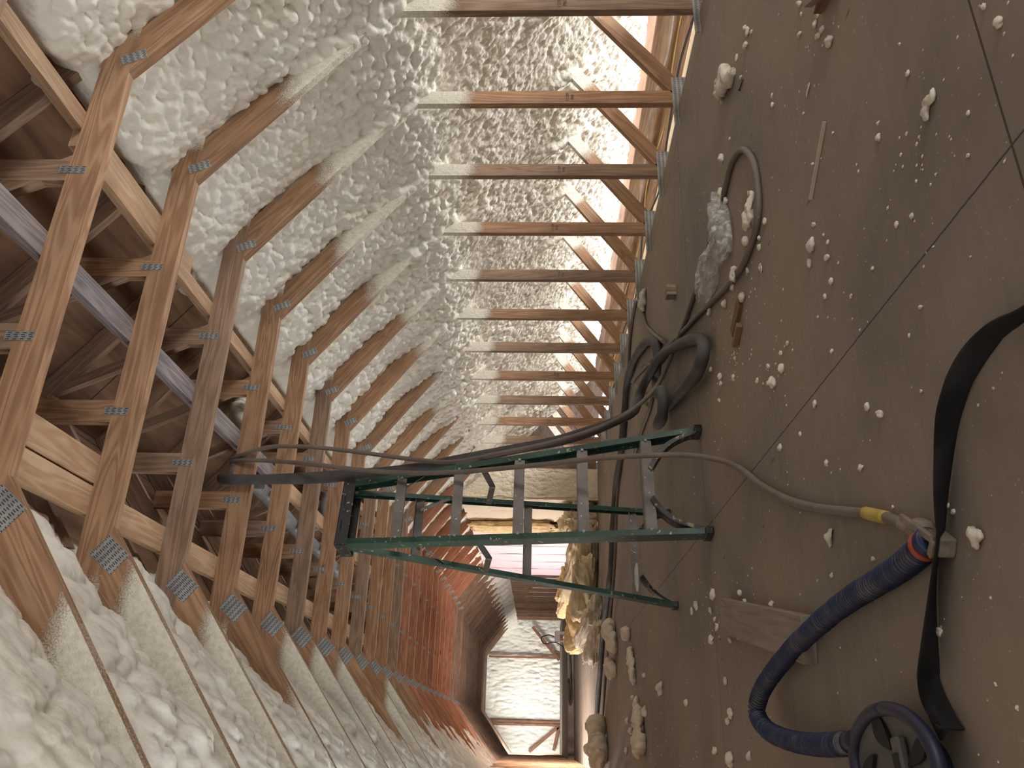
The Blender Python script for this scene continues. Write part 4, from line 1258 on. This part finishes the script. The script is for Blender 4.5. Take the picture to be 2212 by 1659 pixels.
tear('vent', 0.055, 0.035, 0.044, 0.036, 0.9, 0.0605, M_HOLE, mk)
tear('vent', 0.022, -0.105, 0.045, 0.024, -1.1, 0.0605, M_HOLE, mk)
tear('vent', -0.005, 0.125, 0.04, 0.026, 2.2, 0.0605, M_HOLE, mk)
m = MB(); m.box((0.020, -0.045, 0.062), (0.062, 0.034, 0.018), Matrix.Rotation(0.12, 3, 'Z')); m.build('buckle', M_MASK, mk, bevel=0.005)
m = MB(); m.box((0.010, -0.045, 0.0715), (0.026, 0.026, 0.002), Matrix.Rotation(0.12, 3, 'Z')); m.build('buckle_recess', M_HOLE, mk)
m = MB(); m.box((0.072, -0.165, 0.040), (0.05, 0.03, 0.006), Matrix.Rotation(0.6, 3, 'Z')); m.build('strap_tab', M_STRAP, mk, bevel=0.002)

# ------------------------------------------------------------------ plastic bag
nb, mb = 70, 36
a = np.linspace(0, 1, nb)[:, None]; b = np.linspace(0, 2 * math.pi, mb)[None, :]
cl = smooth_path([(2.06, 2.64, 0.02), (1.93, 2.58, 0.03), (1.82, 2.62, 0.035), (1.84, 2.78, 0.03), (1.83, 2.92, 0.03), (1.80, 3.05, 0.02)], 0.008)
ci = lambda t, c: np.interp(t, np.linspace(0, 1, len(cl)), cl[:, c])
wd = np.interp(a, [0, .06, .2, .4, .6, .8, .94, 1], [0.012, 0.03, 0.085, 0.10, 0.075, 0.115, 0.09, 0.05])
hd = np.interp(a, [0, .1, .3, .55, .8, 1], [0.012, 0.03, 0.05, 0.032, 0.045, 0.02])
cr = 1 + 0.45 * (vnoise(a * 13 + 0 * b, b * 1.9 + 20, 1) - .5) + 0.28 * (vnoise(a * 31 + 0 * b, b * 4.3 + 20, 2) - .5)
dxy = np.array([0.86, 0.5])
X = ci(a, 0) + wd * np.cos(b) * dxy[0] * cr
Yb = ci(a, 1) + wd * np.cos(b) * dxy[1] * cr
Zb = np.maximum(0.004, 0.030 + hd * np.sin(b) * cr + 0.02 * (vnoise(a * 17 + 0 * b, b * 3 + 9, 3) - .5))
Pb = np.stack([X, Yb, Zb], -1); Pb[:, -1] = Pb[:, 0]
tag(grid_obj('plastic_bag', Pb, M_BAG, smooth=True), 'crumpled clear plastic bag lying on the brown hose', 'bag')

# ------------------------------------------------------------------ wood offcuts on the floor
m = MB()
bo = Vector((0.405, 2.66, 0.0195)); rb = math.atan2(2.192 - 3.088, 0.308 - 0.492)
m.box((0, 0, 0), (0.96, 0.125, 0.038))
o = m.build('wood_block', M_DUSTW, bevel=0.002); o.location = (0.352, 2.66, 0.0195); o.rotation_euler = (0, 0, rb)
tag(o, 'dusty flat wood offcut lying under the arch of the blue hose', 'wood block')
m = MB(); m.box((0, 0, 0), (0.145, 0.042, 0.016)); o = m.build('shim', M_SHIM, bevel=0.002); o.location = (1.425, 2.585, 0.0085); o.rotation_euler = (0, 0, math.radians(115))
o.location = (1.45, 2.60, 0.0085); tag(o, 'brown wood shim on the floor, the longer of the two', 'shim')
m = MB(); m.box((0, 0, 0), (0.10, 0.026, 0.020)); o = m.build('shim', M_SHIM, bevel=0.002); o.location = (1.382, 2.605, 0.011); o.rotation_euler = (0, 0, math.radians(112))
tag(o, 'brown wood shim with a chamfered tip beside the longer shim', 'shim')
m = MB(); m.bar((1.479, 1.604, 0.005), (1.359, 1.769, 0.005), 0.008, 0.008); tag(m.build('thin_stick', M_STICK), 'thin straight tan stick lying on the open floor', 'stick')
off_ = empty('wood_offcut', (1.76, 1.47, 0), 'layered dark wood offcut with a pointed end at the upper picture edge', 'wood block')
for i, (dx, w) in enumerate(((0.0, 0.06), (-0.025, 0.02))):
    m = MB(); m.add([(0.03 + dx, 0.045, 0.002), (0.03 + dx - w, -0.04, 0.002), (0.05 + dx - w, -0.16, 0.002), (0.10 + dx, -0.16, 0.002),
                     (0.03 + dx, 0.045, 0.024), (0.03 + dx - w, -0.04, 0.024), (0.05 + dx - w, -0.16, 0.024), (0.10 + dx, -0.16, 0.024)],
                    [(3, 2, 1, 0), (4, 5, 6, 7), (0, 1, 5, 4), (1, 2, 6, 5), (2, 3, 7, 6), (3, 0, 4, 7)])
    o = m.build('ply', (M_DUSTW, M_SHIM)[i], off_); o.location = (0, 0, 0.022 * (1 - i) )
nl = empty('nail', (2.232, 2.226, 0), 'single rusty nail lying by the big foam scrap', 'nail')
tube('shank', [(-0.002, -0.027, 0.004), (0.002, 0.027, 0.004)], 0.0025, M_NAIL, nl, sides=8)
tube('head', [(0.002, 0.027, 0.004), (0.0022, 0.029, 0.004)], 0.005, M_NAIL, nl, sides=10)
sb = empty('wood_block', (2.27, 3.78, 0), 'small square block of ply standing near the right studs', 'wood block')
for i in range(3):
    m = MB(); m.box((-0.02 + 0.022 * i, 0, 0.026), (0.02, 0.06, 0.052)); m.build('ply', (M_DUSTW, M_SHIM, M_DUSTW)[i], sb)

# ------------------------------------------------------------------ insulation heap under the pink panel
heap = [((2.30, 10.55, 0.16), (0.75, 1.2, 0.34), (0.1, 0.2, 0.5), M_TAN, 'large tan insulation batt slumped at the foot of the pink panel'),
        ((1.90, 10.35, 0.14), (0.62, 0.8, 0.28), (0.0, 0.2, 0.9), M_TAN, 'tan insulation batt in front of the slumped large one'),
        ((2.62, 10.15, 0.22), (0.35, 0.5, 0.42), (0.2, 0.0, 0.2), M_TAN, 'upright tan insulation scrap against the boxed-out wall'),
        ((1.95, 11.6, 0.22), (0.6, 0.7, 0.46), (0.2, 0.1, 0.3), M_BATT, 'yellow insulation batt at the back of the heap'),
        ((1.45, 11.3, 0.16), (0.40, 0.6, 0.34), (0.1, 0.3, 1.0), M_BATT, 'yellow insulation batt curling off the left end of the heap'),
        ((1.30, 9.9, 0.12), (0.30, 0.75, 0.20), (0.2, 0.2, 0.5), M_CRUMB2, 'folded tan foam slab leaning on the thick hose'),
        ((1.05, 9.55, 0.09), (0.26, 0.55, 0.16), (0.2, 0.1, 0.6), M_CRUMB2, 'smaller foam slab lying over the dark hose end')]
for i, (c, s, r, m_, lab) in enumerate(heap):
    batt('insulation_batt', c, s, r, m_, lab, group='insulation heap beyond the ladder', seed=i, lump=0.5)
batt('insulation_batt', (XB - 0.05, 11.2, 1.15), (0.10, 0.42, 1.10), (0, 0, 0), M_BATT, 'yellow batt edge showing between the foam wall and the pink panel', seed=4, lump=0.25)
batt('insulation_batt', (XB - 0.02, 11.6, 0.45), (0.08, 0.8, 0.60), (0, 0, 0), M_BATT, 'torn yellow batt hanging low over the pink panel', seed=6, lump=0.4)

# ------------------------------------------------------------------ far electrical box, ducts
eb = empty('electrical_box', (2.02, 17.7, 0.124), 'grey electrical box low in the far passage', 'electrical box')
m = MB(); m.box((0, 0.05, 0.14), (0.22, 0.10, 0.28)); m.build('housing', M_GREYP, eb, bevel=0.01)
m = MB(); m.box((-0.02, -0.004, 0.11), (0.12, 0.006, 0.13)); m.build('opening', M_BROWNB, eb)
tag(tube('cable', [(2.02, 17.74, 0.42), (2.05, 17.72, 0.55), (1.98, 17.7, 0.70), (1.86, 17.7, 0.62), (1.90, 17.7, 0.45), (1.86, 17.7, 0.30), (1.72, 17.75, 0.14)], 0.012, M_WIREK, sides=8), 'dark cable looping over the far electrical box', 'cable')
du = [([(1.36, 4.25, 2.47), (1.33, 4.45, 2.425), (1.31, 4.75, 2.412), (1.28, 5.1, 2.412), (1.265, 5.5, 2.412), (1.255, 5.9, 2.412), (1.24, 6.25, 2.412), (1.22, 6.6, 2.43)], 0.046, 'grey flexible duct lying along the ties above the stepladder cap'),
      ([(1.80, 5.55, 2.45), (1.76, 5.85, 2.42), (1.62, 5.90, 2.415), (1.47, 5.93, 2.44), (1.40, 5.80, 2.50)], 0.032, 'narrow grey duct bending between the ties above the stepladder')]
for pts, r, lab in du:
    tag(tube('flexible_duct', pts, lambda s, L, r=r: r + 0.002 * math.sin(s * 2 * math.pi / 0.03), M_DUCT, sides=16, step=0.008), lab, 'duct', 'grey ducts above the ties')
tag(tube('flexible_duct', [(1.60, 4.30, 2.42), (1.66, 4.27, 2.50), (1.73, 4.28, 2.55), (1.80, 4.34, 2.55), (1.84, 4.42, 2.53)], lambda s, L: 0.042 + 0.004 * math.sin(s * 90) + 0.003 * math.sin(s * 231), M_WDUCT, sides=16, step=0.006),
    'pale wrapped duct elbow poking up behind the grey brace board', 'duct')

# ------------------------------------------------------------------ foam crumbs and scraps
LANDMARKS = [('plastic bag', (1.83, 2.8)), ('black belt', (0.45, 1.38)), ('two wood shims', (1.42, 2.6)), ('thin tan stick', (1.42, 1.69)), ('pointed layered offcut', (1.75, 1.45)),
             ('rusty nail', (2.23, 2.22)), ('blue hose arch', (0.15, 2.45)), ('dusty flat offcut', (0.40, 2.7)), ('air fitting', (0.37, 1.47)), ('thick hose coil', (1.55, 3.3)),
             ('ladder front feet', (1.07, 3.34)), ('ladder rear feet', (0.9, 4.35)), ('respirator mask', (0.02, 1.9)), ('big loaf-shaped foam scrap', (0.04, 5.98)), ('small square block', (2.27, 3.78)), ('near picture corner', (0.97, 0.93))]
CR = [(1.94, 1.631, 0.012), (1.901, 1.634, 0.0066), (1.786, 1.54, 0.0075), (1.78, 1.558, 0.01), (1.723, 1.528, 0.0098), (1.731, 1.555, 0.0111), (1.862, 1.668, 0.008), (2.389, 2.108, 0.0102), (2.342, 2.085, 0.0134), (2.302, 2.048, 0.0082), (2.314, 2.118, 0.0151), (1.644, 1.496, 0.0178), (2.382, 2.243, 0.0106), (2.265, 2.223, 0.0086), (1.867, 1.949, 0.0104), (1.902, 1.945, 0.006), (1.627, 1.731, 0.0052), (1.443, 1.725, 0.0063), (1.237, 1.206, 0.0074), (1.001, 1.065, 0.0056), (1.131, 0.958, 0.0069), (1.067, 0.935, 0.0104), (1.214, 1.366, 0.0091), (1.247, 1.357, 0.0051), (1.416, 1.575, 0.0047), (1.324, 1.212, 0.0038), (0.934, 1.095, 0.004), (1.015, 1.265, 0.0036), (0.973, 1.222, 0.0026), (0.978, 1.198, 0.0035), (0.962, 1.306, 0.0064), (0.986, 1.368, 0.0067), (0.858, 1.258, 0.0035), (0.77, 1.159, 0.0024), (0.969, 1.506, 0.0051), (1.145, 1.729, 0.0095), (1.204, 1.848, 0.0101), (1.283, 1.78, 0.0087), (1.216, 1.732, 0.0048), (1.179, 1.712, 0.0059), (1.561, 2.241, 0.0094), (1.531, 2.247, 0.0109), (1.54, 2.41, 0.0099), (2.185, 2.577, 0.0208), (2.171, 2.447, 0.0091), (1.976, 2.583, 0.0166), (1.783, 2.291, 0.0099), (1.648, 2.387, 0.0183), (1.573, 2.164, 0.0092), (1.073, 1.728, 0.0094), (1.062, 1.782, 0.0072), (0.974, 1.634, 0.0055), (1.482, 2.503, 0.0219), (1.595, 2.621, 0.016), (1.604, 2.757, 0.0167), (1.719, 3.018, 0.0182), (1.038, 1.851, 0.0049), (0.779, 1.346, 0.0054), (0.75, 1.411, 0.0037), (1.331, 2.696, 0.0105), (0.907, 1.794, 0.007), (1.092, 2.105, 0.0083), (1.092, 2.173, 0.0085), (1.112, 2.307, 0.0089), (1.041, 2.179, 0.0155), (1.04, 2.277, 0.016), (1.061, 2.328, 0.0089), (1.125, 2.443, 0.0094), (0.833, 1.959, 0.0111), (0.695, 1.651, 0.0104), (0.656, 1.589, 0.0119), (1.361, 2.923, 0.0169), (1.335, 2.933, 0.0132), (1.269, 2.736, 0.0123), (1.283, 2.99, 0.0095), (0.827, 2.287, 0.0113), (0.803, 2.102, 0.0065), (0.581, 1.735, 0.0095), (0.661, 1.935, 0.0083), (0.628, 1.407, 0.0045), (0.535, 1.184, 0.0037), (0.456, 1.614, 0.0038), (0.4, 1.397, 0.005), (0.383, 1.382, 0.0057), (1.474, 3.095, 0.012), (0.377, 1.751, 0.0071), (0.391, 2.009, 0.0069), (0.197, 1.514, 0.0076), (0.097, 1.366, 0.0037), (0.061, 1.32, 0.0035), (0.224, 3.291, 0.0162), (0.106, 3.242, 0.0192), (0.081, 3.307, 0.0142), (-0.052, 3.305, 0.0262), (-0.039, 3.022, 0.0144), (-0.025, 3.582, 0.019), (0.18, 4.196, 0.0205), (0.294, 5.031, 0.0358), (0.564, 3.386, 0.0252), (0.397, 3.49, 0.0195), (0.437, 3.371, 0.0133), (0.516, 3.472, 0.0138), (0.472, 3.403, 0.0115), (0.58, 3.769, 0.0172), (0.574, 3.891, 0.0155), (0.501, 2.941, 0.0135), (0.462, 2.887, 0.0115), (0.403, 2.554, 0.0131), (0.362, 3.155, 0.0123), (0.356, 3.021, 0.0101), (0.253, 6.232, 0.0441), (0.184, 5.797, 0.0377), (0.155, 6.98, 0.0301), (0.074, 6.764, 0.0327), (-0.076, 7.169, 0.0267), (0.303, 6.52, 0.0249), (0.414, 5.79, 0.0223)]
claims = {}
for i, (x, y, r) in enumerate(CR):
    j = min(range(len(LANDMARKS)), key=lambda q: (LANDMARKS[q][1][0] - x) ** 2 + (LANDMARKS[q][1][1] - y) ** 2)
    claims.setdefault(j, []).append(i)
ranks = {}
for j, ids in claims.items():
    ids.sort(key=lambda i: (LANDMARKS[j][1][0] - CR[i][0]) ** 2 + (LANDMARKS[j][1][1] - CR[i][1]) ** 2)
    for q, i in enumerate(ids):
        ranks[i] = (q + 1, j)
for i, (x, y, r) in enumerate(CR):
    q, j = ranks[i]
    size = 'tiny' if r < 0.006 else ('small' if r < 0.012 else ('rounded' if r < 0.02 else 'large'))
    w = (ORD[q] + ' nearest') if q > 1 else 'nearest'
    r_ = min(r, 0.05)
    blob('foam_crumb', (x, y, 0.0), (r_ * (0.75 + 0.3 * random.random()), r_ * (0.8 + 0.45 * random.random()), r_ * 0.62), (0, 0, random.random() * 6.28), M_CRUMB,
         '%s cream foam crumb on the floor, %s to the %s' % (size, w, LANDMARKS[j][0]), 'foam crumb', 'foam crumbs on the floor', seed=i, lump=0.45, n=9)


def scrap(loc, parts, label, mat=M_CRUMB):
    """one lumpy piece of foam built from overlapping swellings along a bent spine"""
    pts = [(p[0], p[1], p[3] * 0.62) for p in parts]
    P = smooth_path(pts, 0.006)
    rr = np.interp(np.linspace(0, 1, len(P)), np.linspace(0, 1, len(parts)), [p[2] for p in parts])
    s = np.concatenate([[0], np.cumsum(np.linalg.norm(np.diff(P, axis=0), axis=1))])
    sd_ = random.random() * 50
    f = lambda v, L: float(np.interp(v, s, rr)) * (0.82 + 0.4 * float(vnoise(np.array([v * 40 + sd_]), np.array([2.5]), 1)[0])) * min(1, 0.35 + 6 * min(v, L - v) / max(L, 1e-3))
    o = tube('foam_scrap', P, f, mat, sides=18, path=False, flat=0.6)
    me = o.data
    R0 = max(rr)
    co = np.empty(len(me.vertices) * 3, np.float32); me.vertices.foreach_get('co', co); co = co.reshape(-1, 3)
    nv = np.empty(len(me.vertices) * 3, np.float32); me.vertex_normals.foreach_get('vector', nv); nv = nv.reshape(-1, 3)
    q = co / R0
    dsp = (vnoise(q[:, 0] * 1.3 + sd_, q[:, 1] * 1.3 + q[:, 2] * 1.1 + 8, 2) - .5) * 0.75 + (vnoise(q[:, 0] * 3.5 + sd_, q[:, 1] * 3.5 + q[:, 2] * 3 + 8, 3) - .5) * 0.30
    co = co + nv * (dsp * R0)[:, None]
    co[:, 2] = np.maximum(co[:, 2], 0.0005)
    me.vertices.foreach_set('co', co.astype(np.float32).ravel()); me.update()
    o.location = loc
    return tag(o, label, 'foam scrap')


scrap((2.41, 2.36, 0.0), [(-0.05, -0.07, 0.02, 0.02), (-0.02, -0.02, 0.045, 0.035), (0.01, 0.03, 0.045, 0.035), (0.00, 0.06, 0.02, 0.025), (0.02, 0.10, 0.03, 0.03), (-0.02, 0.135, 0.008, 0.01)], 'big bird-shaped cream foam scrap near the right studs')
scrap((1.107, 1.163, 0.0), [(-0.02, 0.015, 0.007, 0.008), (0.0, 0.014, 0.010, 0.01), (0.012, 0.0, 0.009, 0.01), (0.006, -0.018, 0.010, 0.01), (0.022, -0.026, 0.005, 0.006)], 'angular yellowish foam scrap on the near open floor')
scrap((0.327, 1.312, 0.0), [(0.006, -0.006, 0.013, 0.014), (0.0, 0.002, 0.015, 0.016), (-0.012, 0.008, 0.008, 0.009), (-0.022, 0.014, 0.006, 0.007)], 'light-bulb shaped foam scrap beyond the black belt')
scrap((0.476, 1.977, 0.0), [(0.02, -0.018, 0.006, 0.008), (0.005, 0.0, 0.013, 0.012), (-0.02, 0.015, 0.006, 0.008)], 'half-shell foam scrap beside the taped hose')
scrap((0.52, 6.39, 0.0), [(0.15, 0.10, 0.03, 0.03), (0.05, 0.02, 0.045, 0.04), (-0.05, -0.02, 0.04, 0.04), (-0.13, 0.0, 0.03, 0.03)], 'long thin foam scrap on the far floor', M_CRUMB2)
scrap((0.06, 5.98, 0.0), [(0.17, 0.05, 0.05, 0.05), (0.07, 0.02, 0.075, 0.065), (-0.05, -0.02, 0.08, 0.065), (-0.16, -0.03, 0.06, 0.05)], 'big loaf-shaped foam scrap at the lower picture edge', M_CRUMB2)
scrap((0.80, 6.66, 0.0), [(0.05, 0.03, 0.04, 0.03), (0.0, 0.0, 0.065, 0.045), (-0.05, -0.03, 0.035, 0.03)], 'square foam scrap lying alone behind the rear ladder feet', M_CRUMB2)
scrap((0.93, 8.0, 0.0), [(0.10, 0.25, 0.06, 0.06), (0.05, 0.05, 0.11, 0.09), (-0.04, -0.12, 0.10, 0.08), (-0.10, -0.3, 0.06, 0.05)], 'thick tan foam scrap lying against the thin far hose', M_CRUMB2)
scrap((0.62, 8.05, 0.0), [(0.08, 0.2, 0.05, 0.06), (0.02, 0.0, 0.085, 0.08), (-0.06, -0.15, 0.07, 0.05)], 'pale split foam scrap below the thick tan one', M_CRUMB2)
scrap((-0.02, 9.3, 0.0), [(0.20, 0.3, 0.08, 0.10), (0.08, 0.05, 0.15, 0.16), (-0.10, -0.1, 0.16, 0.15), (-0.25, -0.2, 0.12, 0.12)], 'large grey-white foam slab on the floor near the left knee wall', M_CRUMB2)
scrap((1.635, 2.22, 0.022), [(0.07, -0.045, 0.012, 0.016), (0.035, -0.03, 0.018, 0.02), (0.0, 0.0, 0.022, 0.026), (-0.04, 0.03, 0.018, 0.03)], 'branching foam scrap lying across the brown hose loop')
scrap((1.592, 2.50, 0.012), [(0.025, 0.0, 0.012, 0.02), (0.0, 0.012, 0.018, 0.024), (-0.025, 0.03, 0.014, 0.02)], 'foam lump stuck on the brown hose by the shims')
scrap((2.00, 2.60, 0.012), [(0.03, -0.03, 0.014, 0.02), (0.0, 0.0, 0.014, 0.02), (-0.03, 0.03, 0.012, 0.02)], 'foam lump poking from the neck of the plastic bag')
scrap((1.238, 1.806, 0.0), [(0.015, -0.01, 0.009, 0.009), (0.0, 0.004, 0.012, 0.012), (-0.016, 0.016, 0.010, 0.010)], 'ragged foam scrap on the open floor left of the shims')
scrap((1.655, 1.673, 0.0), [(0.012, -0.016, 0.003, 0.004), (0.004, -0.004, 0.004, 0.005), (0.0, 0.010, 0.004, 0.005), (-0.010, 0.018, 0.003, 0.004)], 'curled sliver of foam between the stick and the offcut')
scrap((1.458, 2.264, 0.0), [(0.012, -0.004, 0.003, 0.005), (0.012, 0.012, 0.004, 0.005), (-0.004, 0.010, 0.004, 0.005), (0.0, -0.006, 0.004, 0.005), (-0.014, -0.006, 0.004, 0.005), (-0.018, 0.008, 0.003, 0.004)], 'hook-shaped curl of foam beside the hose loop')
scrap((2.86, 4.88, 0.0), [(0.06, -0.05, 0.03, 0.03), (0.0, 0.0, 0.04, 0.04), (-0.06, 0.06, 0.02, 0.03)], 'foam scrap inside the arch of the short hose')
blob('foam_scrap', (2.00, 1.97, 2.40), (0.030, 0.085, 0.045), (0.2, 0.1, -0.2), M_CRUMB, 'foam glob caught on the nearest pale brace board overhead', 'foam scrap', seed=11, lump=0.5, n=18)
m = MB(); m.box((0, 0, 0.002), (0.022, 0.012, 0.003), Matrix.Rotation(0.5, 3, 'Z')); o = m.build('paper_chip', M_WIREW); o.location = (-0.011, 2.02, 0); tag(o, 'white paper chip beside the mask hose end', 'chip')

# finest crumbs: nobody could count them
cv, cf = [], []
def speck(x, y, r):
    b0 = len(cv)
    pts = [(1, 0, 0), (0, 1, 0), (-1, 0, 0), (0, -1, 0), (0, 0, 1)]
    an = random.random() * 3
    for p in pts:
        cx_, sx_ = math.cos(an), math.sin(an)
        cv.append((x + r * (p[0] * cx_ - p[1] * sx_), y + r * (p[0] * sx_ + p[1] * cx_) * 1.4, max(0.0005, r * 0.7 * p[2])))
    for t in range(4):
        cf.append((b0 + t, b0 + (t + 1) % 4, b0 + 4))
for _ in range(900):
    x = random.uniform(-0.2, 3.0); y = 0.9 + random.random() ** 1.6 * 8
    speck(x, y, random.choice((0.0015, 0.002, 0.0025, 0.0035)) * (0.8 + 0.15 * y))
for (cx_, cy_) in ((1.3, 2.9), (1.1, 2.25), (0.5, 3.45), (0.45, 3.0), (1.73, 1.56), (1.05, 1.3), (0.1, 5.0), (1.36, 2.7), (1.5, 2.5)):
    for _ in range(28):
        speck(cx_ + random.gauss(0, 0.09), cy_ + random.gauss(0, 0.15), random.choice((0.002, 0.003, 0.004, 0.005)))
tag(mesh_obj('foam_dust', cv, cf, M_CRUMB), 'fine pale foam dust scattered over the whole floor', 'dust', kind='stuff')
